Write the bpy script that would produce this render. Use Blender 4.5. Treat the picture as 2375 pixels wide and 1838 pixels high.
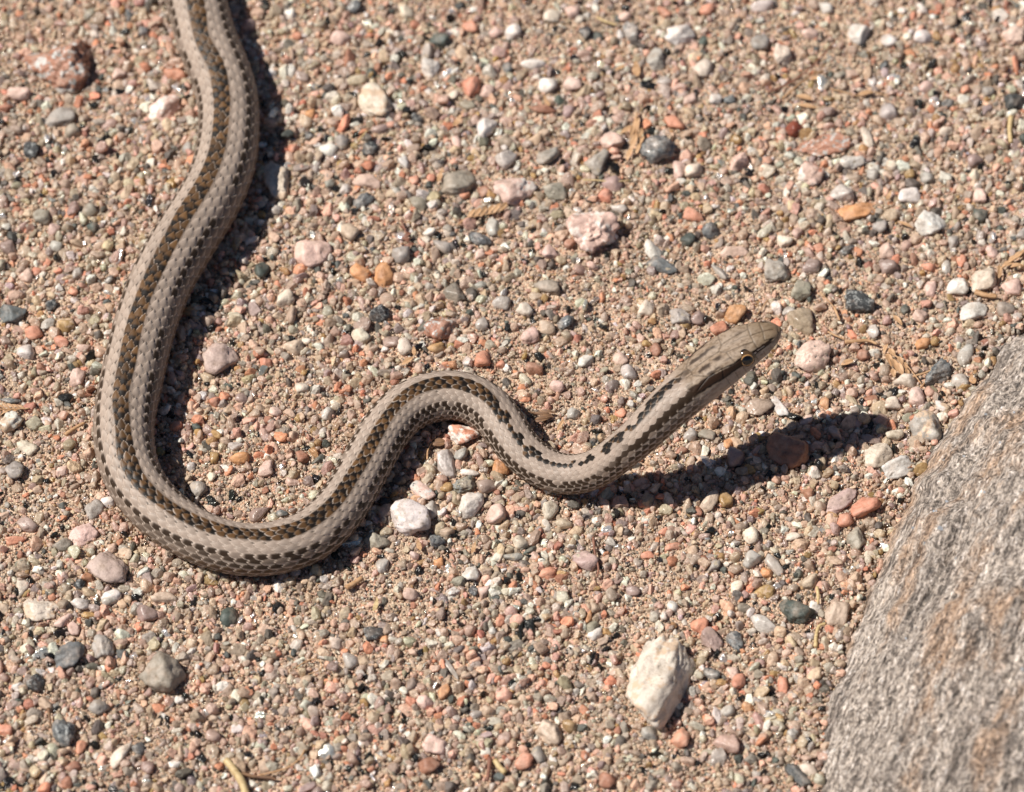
import bpy, bmesh, math, random
import numpy as np
from mathutils import Vector, Matrix

# ------------------------------------------------------------------ camera, light, exposure
scene = bpy.context.scene
for o in list(bpy.data.objects):
    bpy.data.objects.remove(o, do_unlink=True)
COL = scene.collection
IW, IH = 2375.0, 1838.0            # size of the photograph in pixels
PITCH = math.radians(58.0)         # camera looks down at 58 degrees
DIST = 1.60                        # metres to the sand in the middle of the view
SPAN = 0.34                        # metres of ground across the view
S = SPAN / IW                      # metres per photo pixel
FOC = 36.0 * DIST / SPAN
SP, CP = math.sin(PITCH), math.cos(PITCH)

cam_d = bpy.data.cameras.new('camera')
cam = bpy.data.objects.new('camera', cam_d)
COL.objects.link(cam)
CAM = np.array([0.0, -DIST * CP, DIST * SP])
cam.location = CAM
cam.rotation_euler = (math.pi / 2 - PITCH, 0, 0)
cam_d.lens = FOC
cam_d.sensor_width = 36.0
cam_d.clip_start = 0.05
cam_d.clip_end = 200.0
cam_d.dof.use_dof = True
cam_d.dof.focus_distance = 1.580
cam_d.dof.aperture_fstop = 8.0
cam_d.dof.aperture_blades = 8
scene.camera = cam
scene.render.resolution_x = 1024
scene.render.resolution_y = 792

SHX, SHY = 0.77, -0.09             # shadow run on the ground per unit of height
SUN_ELEV = math.atan(1.0 / math.hypot(SHX, SHY))
world = bpy.data.worlds.new('World')
scene.world = world
world.use_nodes = True
wn = world.node_tree
for n in list(wn.nodes):
    wn.nodes.remove(n)
sky = wn.nodes.new('ShaderNodeTexSky')
sky.sky_type = 'NISHITA'
sky.sun_disc = False
sky.altitude = 1500.0
sky.air_density = 0.8
sky.dust_density = 0.4
sky.sun_elevation = SUN_ELEV
sky.sun_rotation = math.atan2(-SHX, -SHY)
bg = wn.nodes.new('ShaderNodeBackground')
bg.inputs['Strength'].default_value = 0.05
wo = wn.nodes.new('ShaderNodeOutputWorld')
wn.links.new(sky.outputs[0], bg.inputs[0])
wn.links.new(bg.outputs[0], wo.inputs[0])

sun_d = bpy.data.lights.new('sun', 'SUN')
sun_d.energy = 5.0
sun_d.angle = math.radians(0.53)
sun_d.color = (1.0, 0.955, 0.89)
sun = bpy.data.objects.new('sun', sun_d)
COL.objects.link(sun)
sun.rotation_euler = Vector((SHX, SHY, -1.0)).to_track_quat('-Z', 'Y').to_euler()
sun.location = (-0.77, 0.09, 1.0)

scene.view_settings.view_transform = 'Standard'
scene.view_settings.look = 'None'
scene.view_settings.gamma = 1.0
scene.view_settings.exposure = 0.34

rng = np.random.default_rng(7)
random.seed(7)

# ------------------------------------------------------------------ maths helpers
def at(px, py, h=0.0):
    """world point at height h (metres) that the photo shows at pixel px, py"""
    x = (px - IW / 2) / IW * 36.0
    y = -(py - IH / 2) / IW * 36.0
    d = np.array([x, y * SP + FOC * CP, y * CP - FOC * SP])
    t = (h - CAM[2]) / d[2]
    return CAM + t * d

def _hash(ix, iy, iz, seed):
    h = (ix.astype(np.int64) * 374761393 + iy.astype(np.int64) * 668265263
         + iz.astype(np.int64) * 1274126177 + seed * 974634211) & 0xFFFFFFFF
    h = ((h ^ (h >> 13)) * 1274126177) & 0xFFFFFFFF
    h = ((h ^ (h >> 16)) * 2246822519) & 0xFFFFFFFF
    return ((h ^ (h >> 15)) & 0xFFFFFF) / float(0xFFFFFF)

def noise3(p, seed=0):
    p = np.asarray(p, float)
    i = np.floor(p).astype(np.int64)
    f = p - i
    f = f * f * (3 - 2 * f)
    r = 0
    for dx in (0, 1):
        wx = f[..., 0] if dx else 1 - f[..., 0]
        for dy in (0, 1):
            wy = f[..., 1] if dy else 1 - f[..., 1]
            for dz in (0, 1):
                wz = f[..., 2] if dz else 1 - f[..., 2]
                r = r + wx * wy * wz * _hash(i[..., 0] + dx, i[..., 1] + dy, i[..., 2] + dz, seed)
    return r * 2 - 1

def fbm(p, oct=3, seed=0):
    r, a, s = 0, 1.0, 1.0
    for k in range(oct):
        r = r + a * noise3(np.asarray(p) * s, seed + k * 17)
        a *= 0.5
        s *= 2.03
    return r

def ground_h(x, y):
    x = np.asarray(x, float); y = np.asarray(y, float)
    p = np.stack([x, y, np.zeros_like(x)], -1)
    return 0.0011 * noise3(p * 22.0, 3) + 0.0005 * noise3(p * 60.0, 5)

def sstep(a, b, x):
    t = np.clip((x - a) / (b - a), 0, 1)
    return t * t * (3 - 2 * t)

# ------------------------------------------------------------------ object helpers
def mesh_obj(name, v, f, mat=None, parent=None, smooth=True, col=None):
    me = bpy.data.meshes.new(name)
    v = np.asarray(v, float)
    me.from_pydata(v.tolist(), [], [list(map(int, q)) for q in f])
    me.update()
    if smooth:
        me.polygons.foreach_set('use_smooth', np.ones(len(me.polygons), bool))
    if col is not None:
        a = me.color_attributes.new('col', 'FLOAT_COLOR', 'POINT')
        c4 = np.ones((len(v), 4)); c4[:, :3] = col
        a.data.foreach_set('color', c4.ravel())
    if mat:
        me.materials.append(mat)
    ob = bpy.data.objects.new(name, me)
    COL.objects.link(ob)
    if parent:
        ob.parent = parent
    return ob

def tag(o, label=None, cat=None, group=None, kind=None):
    if label: o['label'] = label
    if cat: o['category'] = cat
    if group: o['group'] = group
    if kind: o['kind'] = kind
    return o

def empty(name, loc):
    o = bpy.data.objects.new(name, None)
    o.empty_display_size = 0.005
    COL.objects.link(o)
    o.location = loc
    return o

def mat_new(name):
    m = bpy.data.materials.new(name)
    m.use_nodes = True
    nt = m.node_tree
    b = nt.nodes['Principled BSDF']
    return m, nt, b

def nd(nt, typ, **kw):
    n = nt.nodes.new(typ)
    for k, v in kw.items():
        if k in n.inputs:
            n.inputs[k].default_value = v
        else:
            setattr(n, k, v)
    return n

def ramp(nt, stops, interp='LINEAR'):
    r = nt.nodes.new('ShaderNodeValToRGB')
    r.color_ramp.interpolation = interp
    e = r.color_ramp.elements
    while len(e) < len(stops):
        e.new(0.5)
    for k, (p, c) in enumerate(stops):
        e[k].position = p
        e[k].color = (*c, 1.0)
    return r

def mixc(nt, a, b, fac, mode='MIX'):
    n = nt.nodes.new('ShaderNodeMix')
    n.data_type = 'RGBA'
    n.blend_type = mode
    for sock, val in ((n.inputs[0], fac), (n.inputs[6], a), (n.inputs[7], b)):
        if hasattr(val, 'is_linked') or hasattr(val, 'links'):
            nt.links.new(val, sock)
        elif isinstance(val, (int, float)):
            sock.default_value = val
        else:
            sock.default_value = (*val, 1.0)
    return n.outputs[2]

def add_bump(nt, b, height, strength, distance):
    bp = nt.nodes.new('ShaderNodeBump')
    bp.inputs['Strength'].default_value = strength
    bp.inputs['Distance'].default_value = distance
    nt.links.new(height, bp.inputs['Height'])
    nt.links.new(bp.outputs[0], b.inputs['Normal'])

# ------------------------------------------------------------------ materials
def translucent_mix(nt, b, color, fac):
    tr = nt.nodes.new('ShaderNodeBsdfTranslucent')
    nt.links.new(color, tr.inputs['Color'])
    mx = nt.nodes.new('ShaderNodeMixShader')
    mx.inputs[0].default_value = fac
    out = nt.nodes['Material Output']
    nt.links.new(b.outputs[0], mx.inputs[1])
    nt.links.new(tr.outputs[0], mx.inputs[2])
    nt.links.new(mx.outputs[0], out.inputs['Surface'])

def grain_material(name, rough, trans, metal=0.0, spec=0.5):
    m, nt, b = mat_new(name)
    at_ = nd(nt, 'ShaderNodeAttribute', attribute_type='INSTANCER', attribute_name='col')
    tc = nt.nodes.new('ShaderNodeTexCoord')
    sc = nd(nt, 'ShaderNodeVectorMath', operation='SCALE'); sc.inputs[3].default_value = 37.0
    nt.links.new(at_.outputs['Vector'], sc.inputs[0])
    ad = nd(nt, 'ShaderNodeVectorMath', operation='ADD')
    nt.links.new(tc.outputs['Object'], ad.inputs[0]); nt.links.new(sc.outputs[0], ad.inputs[1])
    nz = nd(nt, 'ShaderNodeTexNoise', Scale=1.6, Detail=4.0, Roughness=0.65)
    nt.links.new(ad.outputs[0], nz.inputs['Vector'])
    rp = ramp(nt, [(0.3, (0.62, 0.58, 0.54)), (0.52, (1, 1, 1)), (0.75, (1.22, 1.2, 1.18))])
    nt.links.new(nz.outputs['Fac'], rp.inputs[0])
    c = mixc(nt, at_.outputs['Color'], rp.outputs[0], 1.0, 'MULTIPLY')
    nt.links.new(c, b.inputs['Base Color'])
    b.inputs['Roughness'].default_value = rough
    b.inputs['Metallic'].default_value = metal
    b.inputs['Specular IOR Level'].default_value = spec
    add_bump(nt, b, nz.outputs['Fac'], 0.25, 0.25)
    if trans:
        translucent_mix(nt, b, c, trans)
    return m

M_GRAIN = grain_material('grain_matte', 0.55, 0.15)
M_QUARTZ = grain_material('grain_quartz', 0.18, 0.45, spec=0.55)
M_MICA = grain_material('grain_mica', 0.16, 0.0, metal=0.65)

def stone_material(name, rough=0.5, trans=0.0, speck=None, speck_lo=0.55, speck_scale=420.0, metal=0.0, spec=0.45, flake=0.0):
    """stone whose main colour is the object's own colour; optional mineral specks"""
    m, nt, b = mat_new(name)
    oi = nt.nodes.new('ShaderNodeObjectInfo')
    tc = nt.nodes.new('ShaderNodeTexCoord')
    off = nd(nt, 'ShaderNodeMath', operation='MULTIPLY'); off.inputs[1].default_value = 9.0
    nt.links.new(oi.outputs['Random'], off.inputs[0])
    ad = nd(nt, 'ShaderNodeVectorMath', operation='ADD')
    nt.links.new(tc.outputs['Object'], ad.inputs[0]); nt.links.new(off.outputs[0], ad.inputs[1])
    n1 = nd(nt, 'ShaderNodeTexNoise', Scale=260.0, Detail=6.0, Roughness=0.66)
    n2 = nd(nt, 'ShaderNodeTexNoise', Scale=1100.0, Detail=3.0, Roughness=0.6)
    for n in (n1, n2):
        nt.links.new(ad.outputs[0], n.inputs['Vector'])
    r1 = ramp(nt, [(0.30, (0.60, 0.55, 0.50)), (0.5, (1, 1, 1)), (0.72, (1.22, 1.20, 1.2))])
    nt.links.new(n1.outputs['Fac'], r1.inputs[0])
    c = mixc(nt, oi.outputs['Color'], r1.outputs[0], 1.0, 'MULTIPLY')
    r2 = ramp(nt, [(0.33, (0.72, 0.70, 0.68)), (0.48, (1, 1, 1))])
    nt.links.new(n2.outputs['Fac'], r2.inputs[0])
    c = mixc(nt, c, r2.outputs[0], 0.8, 'MULTIPLY')
    if speck:
        for k, (sc, lo) in enumerate(speck):
            ns = nd(nt, 'ShaderNodeTexNoise', Scale=speck_scale * (1 + 0.35 * k), Detail=5.0, Roughness=0.62)
            so = nd(nt, 'ShaderNodeVectorMath', operation='ADD'); so.inputs[1].default_value = (3.7 * k + 1.3, 1.9 * k, 5.1)
            nt.links.new(ad.outputs[0], so.inputs[0]); nt.links.new(so.outputs[0], ns.inputs['Vector'])
            mk = nd(nt, 'ShaderNodeMapRange'); mk.inputs[1].default_value = lo; mk.inputs[2].default_value = lo + 0.05
            nt.links.new(ns.outputs['Fac'], mk.inputs[0])
            c = mixc(nt, c, sc, mk.outputs[0])
    du = nd(nt, 'ShaderNodeTexNoise', Scale=190.0, Detail=6.0, Roughness=0.7)
    dof_ = nd(nt, 'ShaderNodeVectorMath', operation='ADD'); dof_.inputs[1].default_value = (7.7, 2.2, 4.4)
    nt.links.new(ad.outputs[0], dof_.inputs[0]); nt.links.new(dof_.outputs[0], du.inputs['Vector'])
    dm = nd(nt, 'ShaderNodeMapRange'); dm.inputs[1].default_value = 0.48; dm.inputs[2].default_value = 0.72; dm.inputs[4].default_value = 0.42
    nt.links.new(du.outputs['Fac'], dm.inputs[0])
    c = mixc(nt, c, (0.62, 0.47, 0.36), dm.outputs[0])
    nt.links.new(c, b.inputs['Base Color'])
    b.inputs['Roughness'].default_value = rough
    b.inputs['Metallic'].default_value = metal
    b.inputs['Specular IOR Level'].default_value = spec
    if flake:
        vf = nd(nt, 'ShaderNodeTexVoronoi', Scale=1500.0)
        nt.links.new(ad.outputs[0], vf.inputs['Vector'])
        sp = nt.nodes.new('ShaderNodeSeparateColor'); nt.links.new(vf.outputs['Color'], sp.inputs[0])
        mr = nd(nt, 'ShaderNodeMapRange'); mr.inputs[1].default_value = 0; mr.inputs[2].default_value = 1
        mr.inputs[3].default_value = 0.25; mr.inputs[4].default_value = 0.8
        nt.links.new(sp.outputs[0], mr.inputs[0]); nt.links.new(mr.outputs[0], b.inputs['Roughness'])
        add_bump(nt, b, sp.outputs[1], 0.9, 0.0008)
    else:
        add_bump(nt, b, n2.outputs['Fac'], 0.5, 0.0005)
    if trans:
        translucent_mix(nt, b, c, trans)
    return m

M_STONE = {
    's': stone_material('stone_plain', 0.55, 0.05),
    'q': stone_material('stone_quartz', 0.24, 0.30, spec=0.55),
    'g': stone_material('stone_granite', 0.5, 0, [((0.50, 0.47, 0.43), 0.53), ((0.30, 0.29, 0.26), 0.57), ((0.08, 0.085, 0.08), 0.62)], speck_scale=330.0),
    'w': stone_material('stone_white_speckled', 0.45, 0.08, [((0.46, 0.38, 0.28), 0.60), ((0.07, 0.075, 0.07), 0.63)], speck_scale=420.0),
    'v': stone_material('stone_veined', 0.5, 0.04, [((0.78, 0.69, 0.61), 0.52), ((0.50, 0.20, 0.13), 0.60)], speck_scale=120.0),
    'm': stone_material('stone_mica', 0.4, 0, [((0.27, 0.27, 0.255), 0.52), ((0.045, 0.048, 0.05), 0.55)], speck_scale=700.0, metal=0.05, spec=0.4, flake=1.0),
    'b': stone_material('stone_stained', 0.5, 0.05, [((0.58, 0.42, 0.29), 0.53), ((0.36, 0.28, 0.22), 0.63)], speck_scale=150.0),
}

def litter_material(name, base, dark):
    m, nt, b = mat_new(name)
    tc = nt.nodes.new('ShaderNodeTexCoord')
    mp = nd(nt, 'ShaderNodeMapping'); mp.inputs['Scale'].default_value = (1.0, 6.0, 6.0)
    nt.links.new(tc.outputs['Object'], mp.inputs['Vector'])
    nz = nd(nt, 'ShaderNodeTexNoise', Scale=260.0, Detail=4.0)
    nt.links.new(mp.outputs[0], nz.inputs['Vector'])
    rp = ramp(nt, [(0.3, dark), (0.62, base)])
    nt.links.new(nz.outputs['Fac'], rp.inputs[0])
    nt.links.new(rp.outputs[0], b.inputs['Base Color'])
    b.inputs['Roughness'].default_value = 0.6
    translucent_mix(nt, b, rp.outputs[0], 0.15)
    return m

M_STRAW = litter_material('dry_straw', (0.60, 0.37, 0.20), (0.38, 0.20, 0.09))
M_PALE = litter_material('pale_straw', (0.66, 0.50, 0.26), (0.45, 0.30, 0.13))
M_TWIG = litter_material('reddish_twig', (0.30, 0.13, 0.08), (0.14, 0.06, 0.04))
M_BROWN = litter_material('brown_leaf', (0.26, 0.14, 0.07), (0.10, 0.05, 0.03))

# ground: fine sand matrix under the grains
M_SAND, nt, b = mat_new('fine_sand')
tc = nt.nodes.new('ShaderNodeTexCoord')
v1 = nd(nt, 'ShaderNodeTexVoronoi', Scale=1500.0)
nt.links.new(tc.outputs['Object'], v1.inputs['Vector'])
sp_ = nt.nodes.new('ShaderNodeSeparateColor'); nt.links.new(v1.outputs['Color'], sp_.inputs[0])
r_ = ramp(nt, [(0.0, (0.16, 0.12, 0.09)), (0.14, (0.36, 0.25, 0.17)), (0.45, (0.56, 0.41, 0.29)),
               (0.8, (0.68, 0.52, 0.39)), (0.93, (0.64, 0.36, 0.23))])
nt.links.new(sp_.outputs[0], r_.inputs[0])
nL = nd(nt, 'ShaderNodeTexNoise', Scale=30.0, Detail=5.0)
nt.links.new(tc.outputs['Object'], nL.inputs['Vector'])
rL = ramp(nt, [(0.3, (0.8, 0.78, 0.76)), (0.7, (1.1, 1.08, 1.05))])
nt.links.new(nL.outputs['Fac'], rL.inputs[0])
cc = mixc(nt, r_.outputs[0], rL.outputs[0], 1.0, 'MULTIPLY')
nt.links.new(cc, b.inputs['Base Color'])
b.inputs['Roughness'].default_value = 0.8
add_bump(nt, b, v1.outputs['Distance'], 1.0, 0.0006)

# ------------------------------------------------------------------ ground sheet
def build_ground():
    half, n = 0.36, 240
    ax = np.linspace(-half, half, n)
    X, Y = np.meshgrid(ax, ax)
    ring = [0.7, 1.6, 5.0, 15.0, 40.0]
    # widen the sheet with outer rows of the same grid
    ext = np.concatenate([-np.array(ring[::-1]), ax, np.array(ring)])
    X, Y = np.meshgrid(ext, ext)
    inside = (np.abs(X) <= 0.7) & (np.abs(Y) <= 0.7)
    Z = np.where(inside, ground_h(X, Y), 0.0)
    v = np.stack([X, Y, Z], -1).reshape(-1, 3)
    N = len(ext)
    i, j = np.meshgrid(np.arange(N - 1), np.arange(N - 1))
    a = (j * N + i).ravel()
    f = np.stack([a, a + 1, a + N + 1, a + N], -1)
    g = mesh_obj('ground', v, f, M_SAND)
    tag(g, 'tan fine sand under the loose grains', 'ground', kind='structure')
build_ground()

# ------------------------------------------------------------------ snake
# spine of the snake as seen: pixel x, pixel y, half width, where the back line shows (-1..1), height of the spine in half widths or pixels
SPINE = [
    (454, 0, 68, -.05, None), (479, 92, 69, -.08, None), (515, 180, 70, -.10, None), (529, 240, 70, -.15, None), (531, 286, 70, -.20, None), (527, 350, 71, -.30, None),
    (507, 420, 72, -.38, None), (470, 490, 73, -.42, None), (428, 556, 74, -.43, None), (376, 648, 73, -.38, None),
    (339, 745, 72, -.32, None), (314, 841, 72, -.29, None), (299, 910, 72, -.25, None), (289, 960, 71, -.18, None),
    (286, 1008, 70, -.06, None), (293, 1062, 68, .02, None), (312, 1115, 66, .10, None), (360, 1178, 64, .28, None), (411, 1218, 62, .42, None),
    (468, 1250, 62, .54, None), (525, 1269, 61, .62, None), (583, 1277, 61, .62, None), (650, 1270, 62, .55, None), (715, 1247, 62, .46, None),
    (760, 1212, 61, .36, None), (800, 1163, 59, .26, None), (845, 1085, 58, .20, None), (877, 1025, 58, .22, None),
    (908, 978, 58, .30, None), (941, 946, 58, .42, None), (982, 926, 58, .54, None), (1050, 915, 58, .58, None), (1112, 932, 57, .48, None),
    (1143, 957, 55, .38, None), (1168, 988, 53, .26, None), (1196, 1032, 51, .20, None), (1240, 1074, 49, .24, None), (1295, 1100, 47.5, .38, 46),
    (1352, 1100, 46, .50, 68), (1403, 1077, 45, .60, 114), (1454, 1037, 45.5, .66, 167), (1496, 1000, 48, .68, 202), (1542, 954, 52, .70, 233),
    (1592, 908, 55.5, .70, 260), (1641, 866, 58.5, .64, 283), (1676, 838, 58.5, .57, 299), (1708, 815, 54, .50, 315), (1740, 796, 47.5, .46, 330),
    (1768, 782, 41, .44, 342), (1787, 774.5, 32, .44, 350), (1800, 770.5, 22, .44, 354), (1807, 768.5, 13, .44, 356), (1810.5, 768, 5.5, .44, 358), (1811.5, 768, .6, .44, 358)]

def catmull(P, per=24):
    P = np.asarray(P, float)
    Q = np.vstack([2 * P[0] - P[1], P, 2 * P[-1] - P[-2]])
    out = []
    for i in range(1, len(Q) - 2):
        p0, p1, p2, p3 = Q[i - 1:i + 3]
        for t in np.linspace(0, 1, per, endpoint=False):
            out.append(0.5 * ((2 * p1) + (-p0 + p2) * t + (2 * p0 - 5 * p1 + 4 * p2 - p3) * t ** 2 + (-p0 + 3 * p1 - 3 * p2 + p3) * t ** 3))
    out.append(P[-1])
    return np.array(out)

def gsmooth(A, sig):
    k = np.exp(-0.5 * (np.arange(-int(3 * sig), int(3 * sig) + 1) / sig) ** 2)
    k /= k.sum()
    n = len(k) // 2
    out = np.empty_like(A)
    for c in range(A.shape[1]):
        a = A[:, c]
        pad = np.concatenate([2 * a[0] - a[n:0:-1], a, 2 * a[-1] - a[-2:-n - 2:-1]])
        out[:, c] = np.convolve(pad, k, 'valid')
    return out

def build_snake():
    ctrl = []
    for (x, y, r, f, h) in SPINE:
        hh = (r * 0.88 if h is None else h) * S
        p = at(x, y, hh)
        d = np.linalg.norm(p - CAM) / DIST
        ctrl.append([*p, r * S * d, f])
    ctrl = np.array(ctrl)
    # the rest of the body and tail run on behind the view
    p0 = ctrl[0, :3]; t0 = ctrl[0, :3] - ctrl[1, :3]; t0 /= np.linalg.norm(t0)
    ang0 = math.atan2(t0[1], t0[0])
    tail, p, ang = [], p0.copy(), ang0
    L = 0.20; n = 10
    for k in range(n):
        ang += 0.22 * math.sin(k * 0.75 + 0.4)
        p = p + np.array([math.cos(ang), math.sin(ang), 0]) * L / n
        r = 68 * S * (1 - ((k + 1) / n) ** 1.5) + 3 * S
        p[2] = r * 0.88
        tail.append([*p, r, -.05])
    ctrl = np.vstack([np.array(tail[::-1]), ctrl])
    C = catmull(ctrl, 30)
    # even spacing, light smoothing
    seg = np.linalg.norm(np.diff(C[:, :3], axis=0), axis=1)
    s = np.concatenate([[0], np.cumsum(seg)])
    step = 2.0 * S
    se = np.arange(0, s[-1], step)
    E = np.stack([np.interp(se, s, C[:, c]) for c in range(5)], 1)
    keep = E[-60:].copy()
    E = gsmooth(E, 14.0)
    w = np.linspace(0, 1, 60)[:, None] ** 0.7
    E[-60:] = E[-60:] * (1 - w) + keep * w
    E = np.vstack([E, C[-1]])
    seg = np.linalg.norm(np.diff(E[:, :3], axis=0), axis=1)
    s = np.concatenate([[0], np.cumsum(seg)])
    tot = s[-1]
    # scale units along the body: pitch follows the girth
    q_px = (tot - s) / S                                   # distance from the snout in photo pixels
    rr = np.maximum(E[:, 3], 14 * S)
    rr = np.where(q_px < 250, np.maximum(rr, 48 * S), rr)
    u = np.concatenate([[0], np.cumsum(np.diff(s) / (0.42 * 0.5 * (rr[1:] + rr[:-1])))])
    # rings: about 10 per scale on the body, dense on the head
    dens = np.where(q_px < 330, 1 / (1.7 * S), 10.0 / (0.42 * rr))
    dens = np.where(q_px < 12, 1 / (0.5 * S), dens)
    cum = np.concatenate([[0], np.cumsum(np.diff(s) * 0.5 * (dens[1:] + dens[:-1]))])
    nr = int(cum[-1])
    ss = np.interp(np.linspace(0, cum[-1], nr), cum, s)
    cen = np.stack([np.interp(ss, s, E[:, c]) for c in range(3)], 1)
    rad = np.interp(ss, s, E[:, 3]); fol = np.interp(ss, s, E[:, 4])
    uu = np.interp(ss, s, u); q = (tot - ss) / S
    T = np.gradient(cen, ss, axis=0)
    T = gsmooth(T, 3.0)
    T /= np.linalg.norm(T, axis=1)[:, None]
    V = CAM - cen
    Cc = V - (V * T).sum(1)[:, None] * T
    Cc /= np.linalg.norm(Cc, axis=1)[:, None]
    Lf = np.cross(Cc, T)
    sa = np.clip(fol, -.95, .95); ca = np.sqrt(1 - sa ** 2)
    D = ca[:, None] * Cc + sa[:, None] * Lf
    R = np.cross(T, D)
    # angles round the body, nine samples a row
    half = [6.25, 12.5, 13, 13.5, 14, 14.5, 15, 16, 17, 19]
    edges = np.cumsum(half)                                # outer edge of row k
    VENT = edges[-1]
    phis, vs = [], []
    for k in range(-9, 10):
        lo = -6.25 if k == 0 else (np.sign(k) * edges[abs(k) - 1] if k > 0 else -edges[abs(k)])
        hi = 6.25 if k == 0 else (edges[k] if k > 0 else -edges[abs(k) - 1])
        for t in range(9):
            phis.append(lo + (hi - lo) * t / 9.0); vs.append(k - 0.5 + t / 9.0)
    for t in range(18):
        phis.append(VENT + (360 - 2 * VENT) * t / 18.0); vs.append(99)
    phi = np.array(phis); vrow = np.array(vs)
    na = len(phi)
    PH = np.radians(phi)[None, :]
    ph_s = ((phi + 180) % 360 - 180)
    # cross section: round body, flattened head
    hd = sstep(330, 190, q)                                # 1 on the head
    wid = rad * (1 - 0.015 * hd); hgt = rad * (0.97 - 0.15 * hd)
    up = np.cos(PH); rt = np.sin(PH)
    n_exp = 2.0 + 0.55 * hd[:, None]
    den = (np.abs(up) ** n_exp + np.abs(rt) ** n_exp) ** (1 / n_exp)
    cu, cr = up / den, rt / den
    # brow ridge and a flatter crown on the head
    qmm = q * S * 1000
    qq = qmm[:, None]; pp = ph_s[None, :]; ap = np.abs(pp)
    crown = hd[:, None] * sstep(40, 0, ap) * -0.10
    brow = hd[:, None] * 0.07 * np.exp(-((ap - 44) / 12) ** 2) * np.exp(-((qq - 14.0) / 5.0) ** 2)
    cheek = hd[:, None] * -0.05 * np.exp(-((ap - 62) / 14) ** 2) * np.exp(-((qq - 8.0) / 4.0) ** 2)
    lip = hd[:, None] * 0.03 * np.exp(-((ap - 100) / 12) ** 2) * sstep(1, 4, qq) * sstep(30, 24, qq)
    mouth = hd[:, None] * -0.05 * np.exp(-((ap - 113 + 0.25 * (qq - 14)) / 3.0) ** 2) * sstep(1.5, 3, qq) * sstep(27, 24, qq)
    fac = 1 + crown + brow + cheek + lip + mouth
    # ---------------- scales
    U = np.repeat(uu[:, None], na, 1); Vr = np.repeat(vrow[None, :], nr, 0)
    best_a = np.full(U.shape, -9.0); best_k = np.zeros(U.shape, int); best_j = np.zeros(U.shape, int); best_e = np.zeros(U.shape); best_b = np.zeros(U.shape); best_w = np.ones(U.shape)
    for dk in (0, 1):
        k = np.floor(Vr).astype(int) + dk
        odd = (np.abs(k) % 2) * 0.5
        for dj in (-1, 0, 1, 2):
            j = np.floor(U - odd).astype(int) + dj
            a = -(U - (j + odd))                           # positive towards the tail
            bb = Vr - k
            x = np.clip((a + 0.15) / 0.87, -1, 1)
            W = 0.74 * (1 - np.abs(x) ** 1.75) ** 0.72
            ok = (np.abs(bb) < W) & (a > -1.0) & (a < 0.72) & (np.abs(k) <= 9)
            up_ = ok & (a > best_a)
            best_a = np.where(up_, a, best_a); best_k = np.where(up_, k, best_k); best_j = np.where(up_, j, best_j)
            best_e = np.where(up_, np.minimum(W - np.abs(bb), 1.2 * (0.72 - a)), best_e); best_b = np.where(up_, bb, best_b); best_w = np.where(up_, W, best_w)
    ventral = (Vr > 50) | (best_a < -5)
    a = np.where(ventral, 0, best_a); e = np.where(ventral, 0.3, best_e)
    relief = 0.030 * (a - 0.25) + 0.020 * (1 - np.clip(np.abs(best_b) / np.maximum(best_w, 0.05), 0, 1) ** 2.2) * (0.55 + 0.45 * sstep(-0.4, 0.3, a))
    vt = (U % 1.0)
    relief = np.where(ventral, 0.02 * (1 - vt), relief)
    skin = sstep(205, 250, q)[:, None]                     # no small scales on the crown plates
    neckrel = 0.55 + 0.45 * sstep(250, 900, q)[:, None]
    rel = relief * skin * neckrel
    # ---------------- colours of the body scales
    k = best_k; ak = np.abs(k); j = best_j
    h1 = _hash(k + 50, j + 999, j * 0, 11); h2 = _hash(k + 50, j + 999, j * 0, 12); h3 = _hash(k + 50, j + 999, j * 0, 13)
    Q = np.repeat(q[:, None], na, 1)
    def C3(c): return np.array(c)[None, None, :]
    beige = C3((0.315, 0.243, 0.193)); pale = C3((0.50, 0.405, 0.33)); brown = C3((0.088, 0.045, 0.018)); black = C3((0.010, 0.007, 0.005))
    tan = C3((0.140, 0.096, 0.066)); cream = C3((0.42, 0.335, 0.26)); grey = C3((0.210, 0.157, 0.120))
    col = np.broadcast_to(beige, U.shape + (3,)).copy()
    def put(mask, c):
        nonlocal col
        mm = mask[..., None]
        col = col * (1 - mm) + c * mm
    tone = (0.86 + 0.26 * h1)[..., None]
    col = col * tone
    put(((ak == 3) | (ak == 2)) * 0.35 * sstep(-0.1, 0.5, a) * 1.0, pale)
    put((ak >= 5) * 1.0, grey * tone)
    put((ak >= 7) * 1.0, tan * tone * 1.15)
    put((ak == 9) * 1.0, cream * (0.8 + 0.2 * h1)[..., None])
    # back stripe: three rows of brown scales with black bases, thinning to a chain of spots on the neck
    f1 = sstep(640, 1000, Q)
    dk0 = np.where(ak == 0, np.where(Q > 760, 1.0, (h2 < 0.78 + 0.3 * sstep(350, 900, Q)) * 1.0), 0)
    wob = 0.30 * noise3(np.stack([U * 0.35, np.sign(k) * 3.0 + 0 * U, 0 * U], -1), 33)
    dk1 = np.where(ak == 1, (0.20 + 0.80 * sstep(0.40, 0.16, best_b * np.sign(k) + wob)) * (h2 < 0.30 + 0.45 * sstep(420, 260, Q) + 0.9 * f1) * 1.0, 0)
    dk2 = np.where((ak == 2), 0.75 * sstep(0.05, -0.30, a) * (best_b * np.sign(k) < -0.10) * (h2 < 0.75 * sstep(900, 1300, Q)), 0)
    stripe = np.maximum(np.maximum(dk0, dk1), dk2)
    base_blk = sstep(0.22, -0.06, a + 0.5 * (h3 - 0.5) - 0.35 * sstep(1000, 650, Q))
    sc = brown * (0.55 + 0.95 * h1)[..., None]
    sc = sc * (1 - 0.45 * sstep(0.35, 0.0, best_e)[..., None] * 0)
    sc = sc * (1 - base_blk[..., None]) + black * base_blk[..., None]
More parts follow.
